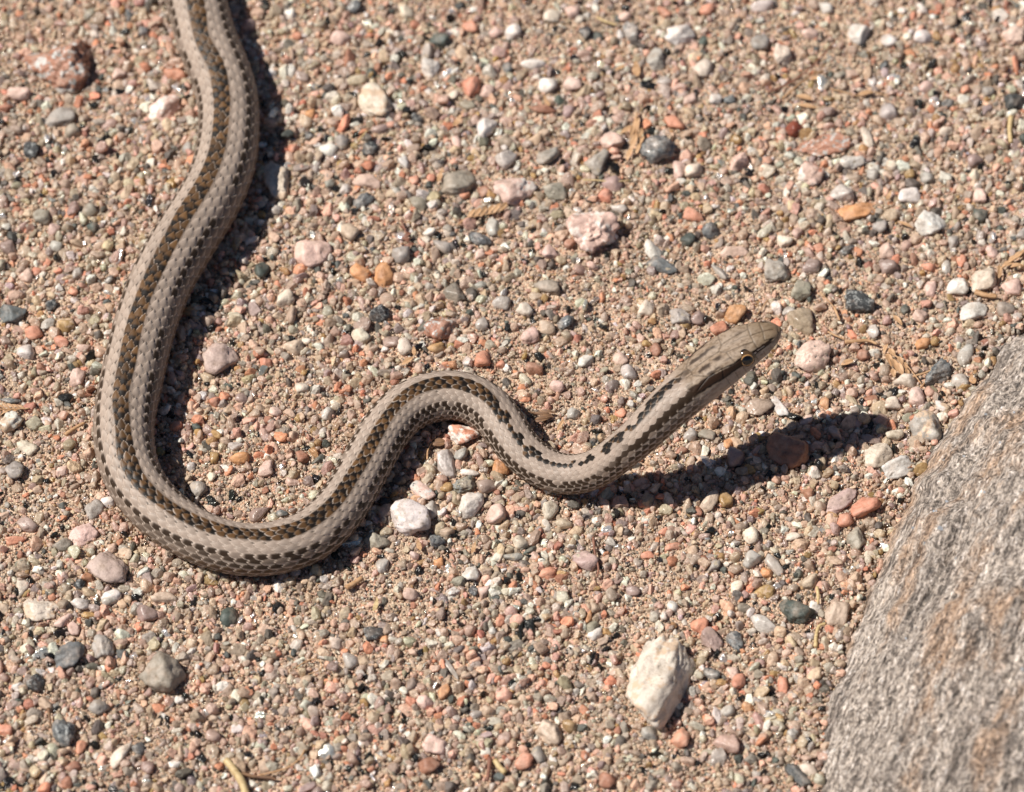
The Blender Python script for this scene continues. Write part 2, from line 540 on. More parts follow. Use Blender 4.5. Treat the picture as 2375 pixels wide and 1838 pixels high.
    tip = sstep(0.16, 0.06, best_e) * sstep(0.05, 0.35, a) * (0.22 + 0.75 * (h3 > 0.55)) * (0.45 + 0.55 * (np.sign(best_b) == np.where(h1 > 0.5, 1, -1)))
    sc = sc * (1 - tip[..., None]) + pale * 0.8 * tip[..., None]
    put(stripe, sc)
    # dark line along the fourth row, dark-centred scales with pale rims lower on the flank
    near = sstep(1950, 1600, Q)
    dk4 = black * 1.0 + brown * 0.22
    sgn = best_b * np.sign(k)
    st4 = (ak == 4) * sstep(-0.60, -0.25, sgn) * sstep(0.55, 0.30, a) * (0.3 + 0.7 * (h2 > 0.15))
    st4 = np.maximum(st4, (ak == 4) * sstep(600, 420, Q))
    st4 = np.maximum(st4, ((ak == 5) | (ak == 3)) * sstep(520, 330, Q) * sstep(0.62, 0.3, a) * np.where(ak == 3, h2 > 0.72, h2 > 0.2))
    put(np.clip(st4, 0, 1) * 0.97, dk4)
    # lower flank: each scale dark along its upper half, pale along its lower edge, so the rows read as slanting dashes
    up_half = sstep(0.34, 0.10, sgn + 0.25 * a)
    st5 = (ak == 5) * up_half * sstep(0.66, 0.45, a) * (0.15 + 0.85 * (h2 > 0.28)) * (0.40 + 0.60 * near)
    put(np.clip(st5, 0, 1) * 0.95, dk4)
    st6 = (ak == 6) * up_half * sstep(0.68, 0.45, a) * (0.25 + 0.75 * (h2 > 0.2)) * (0.10 + 0.90 * near) * sstep(170, 420, Q)
    put(np.clip(st6, 0, 1) * 0.93, dk4)
    st7 = ((ak == 7) | (ak == 8)) * up_half * sstep(0.66, 0.4, a) * (0.3 + 0.7 * (h2 > 0.3)) * (0.35 + 0.65 * near) * sstep(170, 420, Q)
    put(np.clip(st7, 0, 1) * 0.8, brown * 0.7)
    low = (ak >= 5) * (ak <= 8) * sstep(0.12, 0.40, sgn + 0.25 * a) * (0.35 + 0.45 * near)
    put(low, pale * 0.85)
    # pale rim round each scale, thin dark line where it overlaps the next
    rim = sstep(0.14, 0.05, best_e) * (1 - st4 * sstep(620, 480, Q)) * sstep(-0.5, 0.0, a) * (stripe < 0.4) * ~ventral
    put(rim * np.where(ak >= 4, 0.90 * sstep(-0.25, 0.15, sgn + 0.4 * a), 0.65 * (sgn > -0.1)), pale * 1.12)
    put(np.where(best_a > -5, sstep(-0.24, -0.42, a), 0) * 0.65 * (stripe < .5) * (ak < 4), tan * 0.45)
    edge_dk = ((ak == 2) | (ak == 3)) * sstep(0.12, 0.05, best_e) * (sgn < 0) * (stripe < 0.4)
    put(edge_dk * 0.6, tan * 0.55)
    put(ventral * 1.0, cream * 1.08)
    # ---------------- head colours and plates
    hm = sstep(270, 225, Q)                                # head mask
    lat = (np.radians(ap) * (rad[:, None] / S) * S * 1000) # mm from the crown line, over the side
    latS = lat * np.sign(pp)
    nzv = np.stack([qq + 0 * pp, latS, 0 * latS], -1)
    n1 = noise3(nzv * np.array([0.45, 1.0, 1]), 21); n2 = noise3(nzv * np.array([0.9, 1.4, 1]) + 9, 22)
    hc = np.broadcast_to(C3((0.27, 0.200, 0.143)), U.shape + (3,)).copy()
    def hput(mask, c):
        nonlocal hc
        mm = np.clip(mask, 0, 1)[..., None]
        hc = hc * (1 - mm) + c * mm
    hput(0.75 * sstep(13, 5, qq) * sstep(60, 40, ap) + 0 * n1, C3((0.165, 0.115, 0.068)))
    hput(0.35 * sstep(0.1, 0.7, n1) * sstep(50, 30, ap), C3((0.18, 0.12, 0.075)))
    n3 = noise3(nzv * np.array([1.3, 1.9, 1]) + 4, 23)
    hput(0.6 * sstep(0.05, 0.6, n3) * sstep(64, 50, ap), C3((0.13, 0.085, 0.05)))
    # streaks on the crown
    for c0, wdt, s0, s1, op in ((2.4, 1.1, 19.5, 32, .95), (5.4, 1.0, 22, 30.5, .9), (4.2, 0.6, 17, 21, .6), (0.8, 0.35, 9, 17, .4), (3.1, 0.6, 10, 14, .45), (6.2, 0.6, 31, 36, .5)):
        dd = np.abs(lat - c0 - 0.35 * n2 - 0.03 * (qq - 20))
        hput(op * sstep(wdt, wdt * 0.35, dd) * sstep(s0, s0 + 2, qq) * sstep(s1, s1 - 2, qq) * sstep(-0.75, 0.0, n1), C3((0.036, 0.021, 0.013)))
    hput(0.9 * sstep(2.2, 1.2, lat + 0.5 * n2) * sstep(30, 33, qq) * sstep(-0.9, -0.3, n1), C3((0.05, 0.03, 0.018)))
    # plate seams of the crown
    seam = np.zeros(U.shape)
    def seg_line(x0, y0, x1, y1, wd=0.16):
        nonlocal seam
        dx, dy = x1 - x0, y1 - y0
        t = np.clip(((qq - x0) * dx + (lat - y0) * dy) / (dx * dx + dy * dy), 0, 1)
        dist = np.hypot(qq - x0 - t * dx, lat - y0 - t * dy)
        seam = np.maximum(seam, sstep(wd * 1.6, wd * 0.4, dist))
    for ln in ((9.2, 0, 8.8, 5.2), (5.0, 0, 5.4, 3.4), (2.2, 0, 9.0, 0), (9.0, 2.6, 18.5, 1.9), (18.5, 1.9, 20.5, 0), (20.5, 0, 31.5, 0),
               (18.5, 1.9, 18.0, 6.4), (9.0, 5.4, 18.0, 6.4), (31.5, 0, 32.0, 2.4), (32.0, 2.4, 28.5, 6.0), (28.5, 6.0, 18.0, 6.6), (28.5, 6.0, 34.0, 7.6),
               (23.0, 6.4, 24.5, 9.2), (5.4, 3.4, 2.5, 3.2)):
        seg_line(*ln)
    for s0 in (5.2, 8.0, 10.8, 13.8, 17.0, 20.2, 23.6):
        jit = 0.5 * math.sin(s0 * 7)
        d1 = np.abs(qq - s0 - jit - 0.25 * (ap - 90) / 20) + 30 * ((ap < 72) | (ap > 112))
        seam = np.maximum(seam, sstep(0.24, 0.06, d1) * 0.8)
    # eye stripe from nostril to neck; brown with black edges
    cen_st = 57 - 4 * sstep(13, 8, qq) + 0.1 * np.maximum(qq - 14, 0) - 7 * sstep(20, 38, qq)
    hw = 9.0 + 6 * sstep(12, 16, qq) * sstep(19, 15, qq) + 3.5 * sstep(18, 26, qq)
    ds = np.abs(ap - cen_st + 2.2 * n2)
    hput(sstep(hw + 1.5, hw - 1.5, ds) * sstep(2.2, 4.2, qq), C3((0.030, 0.015, 0.008)))
    hput(0.85 * sstep(3.0, 1.0, np.abs(ap - cen_st - hw * 0.75)) * sstep(2.5, 4.5, qq), C3((0.008, 0.006, 0.005)))
    hput(0.6 * sstep(2.2, 0.8, np.abs(ap - cen_st + hw * 0.85)) * sstep(8, 14, qq) * sstep(-.5, .2, n1), C3((0.025, 0.018, 0.014)))
    hput(0.9 * sstep(1.0, 0.7, np.abs(qq - 10.7)) * sstep(3.6, 2.4, np.abs(ap - 57)), C3((0.60, 0.50, 0.42)))
    hput(0.8 * sstep(1.7, 1.2, np.abs(qq - 7.8)) * sstep(2.4, 1.2, np.abs(ap - 54)), C3((0.52, 0.43, 0.36)))
    # lips, chin
    hput(sstep(cen_st + hw + 1, cen_st + hw + 4, ap), C3((0.36, 0.285, 0.222)))
    hput(0.5 * sstep(0.15, 0.6, n2) * sstep(cen_st + hw, cen_st + hw + 3, ap) * sstep(108, 96, ap), C3((0.20, 0.13, 0.085)))
    hput(sstep(112, 122, ap) * 0.8, C3((0.43, 0.35, 0.275)))
    hput(sstep(3.2, 1.2, qq) * 0.6, C3((0.16, 0.105, 0.065)))
    nost = np.exp(-((qq - 3.4) / 0.55) ** 2 - ((ap - 50) / 5.0) ** 2)
    hput(nost, C3((0.006, 0.005, 0.004)))
    hc = hc * (1 - 0.5 * seam[..., None])
    col = col * (1 - hm[..., None]) + hc * hm[..., None]
    fine = 1 + 0.10 * noise3(np.stack([U * 9, Vr * 7, 0 * U], -1), 31)
    col = np.clip(col * fine[..., None], 0.004, 0.9)
    rel = rel - (seam * 0.036 + nost * 0.10) * hm
    r_out = fac + rel
    P = (cen[:, None, :] + (wid[:, None] * cr * r_out)[..., None] * R[:, None, :] + (hgt[:, None] * cu * r_out)[..., None] * D[:, None, :])
    v = P.reshape(-1, 3)
    i, jx = np.meshgrid(np.arange(na), np.arange(nr - 1))
    i2 = (i + 1) % na
    f = np.stack([jx * na + i, (jx + 1) * na + i, (jx + 1) * na + i2, jx * na + i2], -1).reshape(-1, 4)
    f = f.tolist()
    f.append(list(range(na)))
    f.append(list(range((nr - 1) * na, nr * na))[::-1])
    m, nt, b = mat_new('snake_skin')
    va = nd(nt, 'ShaderNodeAttribute', attribute_name='col')
    nt.links.new(va.outputs['Color'], b.inputs['Base Color'])
    b.inputs['Roughness'].default_value = 0.46
    b.inputs['Specular IOR Level'].default_value = 0.20
    tcx = nt.nodes.new('ShaderNodeTexCoord')
    nz = nd(nt, 'ShaderNodeTexNoise', Scale=2600.0, Detail=2.0)
    nt.links.new(tcx.outputs['Object'], nz.inputs['Vector'])
    add_bump(nt, b, nz.outputs['Fac'], 0.12, 0.0003)
    sn = mesh_obj('snake', v, f, m, None, True, col.reshape(-1, 3))
    tag(sn, 'slender brown striped snake winding over the sand with its head raised', 'snake')
    # ---------------- eyes
    me, nt, b = mat_new('snake_iris')
    tcx = nt.nodes.new('ShaderNodeTexCoord')
    sx = nt.nodes.new('ShaderNodeSeparateXYZ'); nt.links.new(tcx.outputs['Object'], sx.inputs[0])
    ln = nd(nt, 'ShaderNodeVectorMath', operation='LENGTH'); mv = nd(nt, 'ShaderNodeVectorMath', operation='MULTIPLY'); mv.inputs[1].default_value = (1, 1, 0)
    nt.links.new(tcx.outputs['Object'], mv.inputs[0]); nt.links.new(mv.outputs[0], ln.inputs[0])
    dv = nd(nt, 'ShaderNodeMath', operation='DIVIDE'); dv.inputs[1].default_value = 0.0034
    nt.links.new(ln.outputs['Value'], dv.inputs[0])
    rp = ramp(nt, [(0.0, (0.004, 0.004, 0.005)), (0.52, (0.004, 0.004, 0.005)), (0.55, (0.50, 0.28, 0.11)), (0.60, (0.40, 0.21, 0.08)), (0.645, (0.08, 0.045, 0.022)), (0.84, (0.075, 0.045, 0.022)), (0.95, (0.012, 0.01, 0.008))])
    nt.links.new(dv.outputs[0], rp.inputs[0]); nt.links.new(rp.outputs[0], b.inputs['Base Color'])
    b.inputs['Roughness'].default_value = 0.12
    mp_, ntp, bp_ = mat_new('snake_pupil')
    bp_.inputs['Base Color'].default_value = (0.004, 0.004, 0.005, 1); bp_.inputs['Roughness'].default_value = 0.06
    iq = int(np.argmin(np.abs(qmm - 13.9)))
    for side in (1, -1):
        ip = int(np.argmin(np.abs(ph_s - side * 60)))
        sp = P[iq, ip]
        nrm = math.sin(math.radians(60)) * side * R[iq] * 1.0 + math.cos(math.radians(60)) * D[iq]
        nrm /= np.linalg.norm(nrm)
        er = 0.0034
        bm = bmesh.new(); bmesh.ops.create_uvsphere(bm, u_segments=40, v_segments=24, radius=er)
        for vv in bm.verts: vv.co.z *= 0.85
        md = bpy.data.meshes.new('eye'); bm.to_mesh(md); bm.free()
        md.polygons.foreach_set('use_smooth', np.ones(len(md.polygons), bool)); md.materials.append(me)
        ey = bpy.data.objects.new('eye', md); COL.objects.link(ey)
        ey.parent = sn
        ey.location = sp - nrm * (0.0020 if side > 0 else 0.0026)
        ey.rotation_euler = Vector(nrm).to_track_quat('Z', 'Y').to_euler()
        bm = bmesh.new(); bmesh.ops.create_uvsphere(bm, u_segments=28, v_segments=14, radius=0.00165)
        for vv in bm.verts: vv.co.z = vv.co.z * 0.35 + 0.00225
        md = bpy.data.meshes.new('pupil'); bm.to_mesh(md); bm.free()
        md.polygons.foreach_set('use_smooth', np.ones(len(md.polygons), bool)); md.materials.append(mp_)
        pu = bpy.data.objects.new('pupil', md); COL.objects.link(pu); pu.parent = ey
    rest = cen[:, 2] < 1.3 * rad
    return cen[rest], rad[rest]
SNAKE_C, SNAKE_R = build_snake()
# ------------------------------------------------------------------ boulder
def build_boulder():
    edge_px = [(2620, 640), (2480, 700), (2390, 752), (2320, 785), (2275, 850), (2240, 905), (2205, 955), (2160, 1015), (2125, 1085), (2095, 1160), (2065, 1235), (2025, 1310),
               (1995, 1390), (1970, 1480), (1938, 1560), (1912, 1640), (1894, 1720), (1884, 1800), (1886, 1900), (1930, 2010), (2000, 2110)]
    E = np.array([at(x, y, 0.0)[:2] for x, y in edge_px])
    far = np.array([(0.20, -0.215), (0.245, -0.20), (0.285, -0.15), (0.305, -0.08), (0.30, -0.01), (0.275, 0.04)])
    loop = np.vstack([E, far])
    n = 420
    cl = np.vstack([loop, loop[:1]])
    C = catmull(np.hstack([cl, np.zeros((len(cl), 1))]), 20)[:, :2]
    d = np.concatenate([[0], np.cumsum(np.linalg.norm(np.diff(C, axis=0), axis=1))])
    B = np.stack([np.interp(np.linspace(0, d[-1], n, endpoint=False), d, C[:, c]) for c in range(2)], 1)
    wob = np.stack([noise3(np.column_stack([B * 95, np.zeros(n)]), 61), noise3(np.column_stack([B * 95, np.zeros(n)]), 62)], 1) * 0.0022
    wob += np.stack([noise3(np.column_stack([B * 300, np.zeros(n)]), 63), noise3(np.column_stack([B * 300, np.zeros(n)]), 64)], 1) * 0.0008
    B = B + wob
    c0 = B.mean(0) + np.array([0.015, 0.0])
    ts = np.concatenate([[-0.03], np.linspace(0, 1, 130) ** 1.15])
    v = []
    H = 0.048
    for t in ts:
        P = B + (c0 - B) * max(t, -0.03)
        if t < 0:
            z = np.full(n, -0.010)
        else:
            z = np.full(n, H * (1 - (1 - t) ** 2.3) ** 0.82 - 0.002)
        p3 = np.column_stack([P, z])
        v.append(p3)
    v = np.array(v)
    # broad facets, foliation ridges along the grain, fine pitting
    g = np.array([0.40, 0.88, 0.25]); g /= np.linalg.norm(g)
    along = v @ g
    perp = v - along[..., None] * g
    st = np.stack([perp[..., 0] * 140 + along * 6, perp[..., 1] * 140, perp[..., 2] * 140 + along * 9], -1)
    amp = np.clip(ts, 0, 0.12)[:, None] / 0.12
    disp = 0.006 * noise3(v * 18.0, 41) + 0.0026 * fbm(v * 60.0, 3, 43)
    disp = disp + 0.0016 * fbm(st, 3, 47) + 0.0008 * noise3(v * 520.0, 51) + 0.0005 * noise3(v * 1100.0, 53)
    crack = np.abs(noise3(np.stack([st[..., 0] * 0.35, st[..., 1] * 0.35, st[..., 2] * 0.35], -1), 57))
    disp = disp - 0.0022 * sstep(0.10, 0.0, crack) * sstep(-0.2, 0.4, noise3(v * 30.0, 58))
    v[..., 2] += disp * amp
    v[..., 0] += -disp * amp * 0.5
    m_ = len(ts)
    V = v.reshape(-1, 3)
    i, j = np.meshgrid(np.arange(n), np.arange(m_ - 1))
    i2 = (i + 1) % n
    f = np.stack([j * n + i, j * n + i2, (j + 1) * n + i2, (j + 1) * n + i], -1).reshape(-1, 4).tolist()
    # orientation check: normals up
    a, b_, c_ = V[f[len(f) // 2][0]], V[f[len(f) // 2][1]], V[f[len(f) // 2][2]]
    if np.cross(b_ - a, c_ - a)[2] < 0:
        f = [q[::-1] for q in f]
    f.append(list(range(n)))
    m, nt, b = mat_new('gneiss_rock')
    tc = nt.nodes.new('ShaderNodeTexCoord')
    # stretch the pattern along the grain of the rock
    dt = nd(nt, 'ShaderNodeVectorMath', operation='DOT_PRODUCT'); dt.inputs[1].default_value = g
    nt.links.new(tc.outputs['Object'], dt.inputs[0])
    ml = nd(nt, 'ShaderNodeMath', operation='MULTIPLY'); ml.inputs[1].default_value = -0.66
    nt.links.new(dt.outputs['Value'], ml.inputs[0])
    gs = nd(nt, 'ShaderNodeVectorMath', operation='SCALE'); gs.inputs[0].default_value = g
    nt.links.new(ml.outputs[0], gs.inputs[3])
    mp = nd(nt, 'ShaderNodeVectorMath', operation='ADD')
    nt.links.new(tc.outputs['Object'], mp.inputs[0]); nt.links.new(gs.outputs[0], mp.inputs[1])
    n1 = nd(nt, 'ShaderNodeTexNoise', Scale=620.0, Detail=6.0, Roughness=0.78)
    n2 = nd(nt, 'ShaderNodeTexNoise', Scale=70.0, Detail=4.0, Roughness=0.6)
    n3 = nd(nt, 'ShaderNodeTexNoise', Scale=900.0, Detail=2.0)
    vo = nd(nt, 'ShaderNodeTexVoronoi', Scale=1300.0)
    for nn in (n1, n2, vo):
        nt.links.new(mp.outputs[0], nn.inputs['Vector'])
    nt.links.new(tc.outputs['Object'], n3.inputs['Vector'])
    r1 = ramp(nt, [(0.31, (0.045, 0.040, 0.037)), (0.41, (0.17, 0.145, 0.127)), (0.48, (0.37, 0.315, 0.27)), (0.57, (0.50, 0.435, 0.385)), (0.67, (0.72, 0.68, 0.65))])
    nt.links.new(n1.outputs['Fac'], r1.inputs[0])
    # long dark seams
    dl = nd(nt, 'ShaderNodeVectorMath', operation='SCALE'); dl.inputs[0].default_value = g
    ml2 = nd(nt, 'ShaderNodeMath', operation='MULTIPLY'); ml2.inputs[1].default_value = -0.92
    nt.links.new(dt.outputs['Value'], ml2.inputs[0]); nt.links.new(ml2.outputs[0], dl.inputs[3])
    mp2 = nd(nt, 'ShaderNodeVectorMath', operation='ADD')
    nt.links.new(tc.outputs['Object'], mp2.inputs[0]); nt.links.new(dl.outputs[0], mp2.inputs[1])
    n4 = nd(nt, 'ShaderNodeTexNoise', Scale=210.0, Detail=6.0, Roughness=0.75)
    nt.links.new(mp2.outputs[0], n4.inputs['Vector'])
    r4 = ramp(nt, [(0.38, (0.32, 0.29, 0.27)), (0.45, (0.95, 0.93, 0.91)), (0.6, (1.15, 1.13, 1.1))])
    nt.links.new(n4.outputs['Fac'], r4.inputs[0])
    r2 = ramp(nt, [(0.50, (0, 0, 0)), (0.62, (1, 1, 1))])
    nt.links.new(n2.outputs['Fac'], r2.inputs[0])
    c = mixc(nt, r1.outputs[0], (0.42, 0.24, 0.125), r2.outputs[0])
    c = mixc(nt, c, r1.outputs[0], 0.50)
    sp = nt.nodes.new('ShaderNodeSeparateColor'); nt.links.new(vo.outputs['Color'], sp.inputs[0])
    r3 = ramp(nt, [(0.0, (0.25, 0.23, 0.21)), (0.16, (0.42, 0.4, 0.38)), (0.22, (1, 1, 1)), (0.86, (1.05, 1.03, 1.0)), (0.92, (1.5, 1.5, 1.5))])
    nt.links.new(sp.outputs[0], r3.inputs[0])
    c = mixc(nt, c, r3.outputs[0], 0.85, 'MULTIPLY')
    c = mixc(nt, c, r4.outputs[0], 0.8, 'MULTIPLY')
    r5 = ramp(nt, [(0.34, (0.45, 0.42, 0.4)), (0.5, (1, 1, 1)), (0.66, (1.3, 1.28, 1.25))])
    nt.links.new(n3.outputs['Fac'], r5.inputs[0])
    c = mixc(nt, c, r5.outputs[0], 0.9, 'MULTIPLY')
    nt.links.new(c, b.inputs['Base Color'])
    mr = nd(nt, 'ShaderNodeMapRange'); mr.inputs[3].default_value = 0.35; mr.inputs[4].default_value = 0.8
    nt.links.new(sp.outputs[1], mr.inputs[0]); nt.links.new(mr.outputs[0], b.inputs['Roughness'])
    hb = nd(nt, 'ShaderNodeMath', operation='ADD'); nt.links.new(n1.outputs['Fac'], hb.inputs[0]); nt.links.new(n3.outputs['Fac'], hb.inputs[1])
    add_bump(nt, b, hb.outputs[0], 1.0, 0.0012)
    ob = mesh_obj('boulder', V, f, m)
    tag(ob, 'large weathered grey brown boulder with streaky mineral grain, half buried in sand', 'rock')
    # mica flakes set in its face
    mm, nt, b = mat_new('mica_flake')
    b.inputs['Base Color'].default_value = (0.8, 0.78, 0.74, 1); b.inputs['Metallic'].default_value = 0.7; b.inputs['Roughness'].default_value = 0.12
    fv, ff = [], []
    half = np.array([-SHX, -SHY, 1.0]); half /= np.linalg.norm(half)
    for k in range(220):
        a_ = int(rng.integers(8, m_ - 20)); i_ = int(rng.integers(0, n))
        p = v[a_, i_]
        nn_ = Vector(rng.normal(size=3)) * 0.35 + Vector((-0.35, -0.25, 0.9))
        R_ = nn_.to_track_quat('Z', 'Y').to_matrix()
        r = float(rng.uniform(0.0003, 0.0008))
        if k % 40 == 0: r = 0.0012
        base = len(fv); ns = 6
        for lay in (0, 1):
            for w in range(ns):
                an = w / ns * 2 * math.pi
                q_ = R_ @ Vector((math.cos(an) * r * (1 + 0.3 * math.sin(3 * an + k)), math.sin(an) * r * 0.7, 0.00022 if lay else -0.0006))
                fv.append((p[0] + q_.x, p[1] + q_.y, p[2] + q_.z))
        ff.append([base + ns + w for w in range(ns)])
        for w in range(ns):
            ff.append([base + w, base + (w + 1) % ns, base + ns + (w + 1) % ns, base + ns + w])
    fl = mesh_obj('mica_flakes', fv, ff, mm, ob, False)
    tag(fl, kind='stuff')
    return B
BOULDER = build_boulder()

def in_poly(px, py, poly):
    inside = np.zeros(px.shape, bool)
    n = len(poly)
    for k in range(n):
        x0, y0 = poly[k]; x1, y1 = poly[(k + 1) % n]
        c = ((y0 > py) != (y1 > py)) & (px < (x1 - x0) * (py - y0) / (y1 - y0 + 1e-12) + x0)
        inside ^= c
    return inside
# ------------------------------------------------------------------ stones and pebbles one can pick out
def _ico(n):
    bm = bmesh.new(); bmesh.ops.create_icosphere(bm, subdivisions=n, radius=1.0)
    V = np.array([v.co[:] for v in bm.verts]); F = [[v.index for v in f.verts] for f in bm.faces]
    bm.free()
    return V / np.linalg.norm(V, axis=1)[:, None], F
ICO = {3: _ico(3), 4: _ico(4), 5: _ico(5)}

def facet_radius(V, r, nplanes, p):
    N = r.normal(size=(nplanes, 3)); N /= np.linalg.norm(N, axis=1)[:, None]
    A = np.array([[1, 0, 0], [-1, 0, 0], [0, 1, 0], [0, -1, 0], [0, 0, 1], [0, 0, -1]], float) + r.normal(0, 0.45, (6, 3))
    A /= np.linalg.norm(A, axis=1)[:, None]
    N = np.vstack([N, A]); o = np.concatenate([r.uniform(0.62, 1.0, nplanes), r.uniform(0.82, 1.0, 6)])
    q = np.maximum(V @ N.T, 0) / o
    return np.minimum((q ** p).sum(1) ** (-1 / p), 1.3)

KEYC = {  # colour of each kind of stone and the word for it
    'W': ((0.78, 0.71, 0.64), 'white'), 'C': ((0.76, 0.64, 0.51), 'cream'), 'P': ((0.76, 0.53, 0.44), 'pale pink'), 'S': ((0.68, 0.31, 0.20), 'salmon'),
    'O': ((0.68, 0.34, 0.16), 'orange'), 'R': ((0.30, 0.085, 0.05), 'dark red'), 'B': ((0.40, 0.19, 0.12), 'reddish brown'), 'G': ((0.42, 0.375, 0.33), 'grey'),
    'D': ((0.07, 0.07, 0.07), 'black'), 'E': ((0.085, 0.10, 0.085), 'dark green'), 'V': ((0.35, 0.305, 0.24), 'olive'), 'M': ((0.55, 0.40, 0.35), 'mauve'),
    'T': ((0.60, 0.46, 0.345), 'tan'), 'Y': ((0.52, 0.33, 0.15), 'ochre'), 'Q': ((0.72, 0.65, 0.58), 'glassy'), 'U': ((0.17, 0.175, 0.175), 'blue grey')}
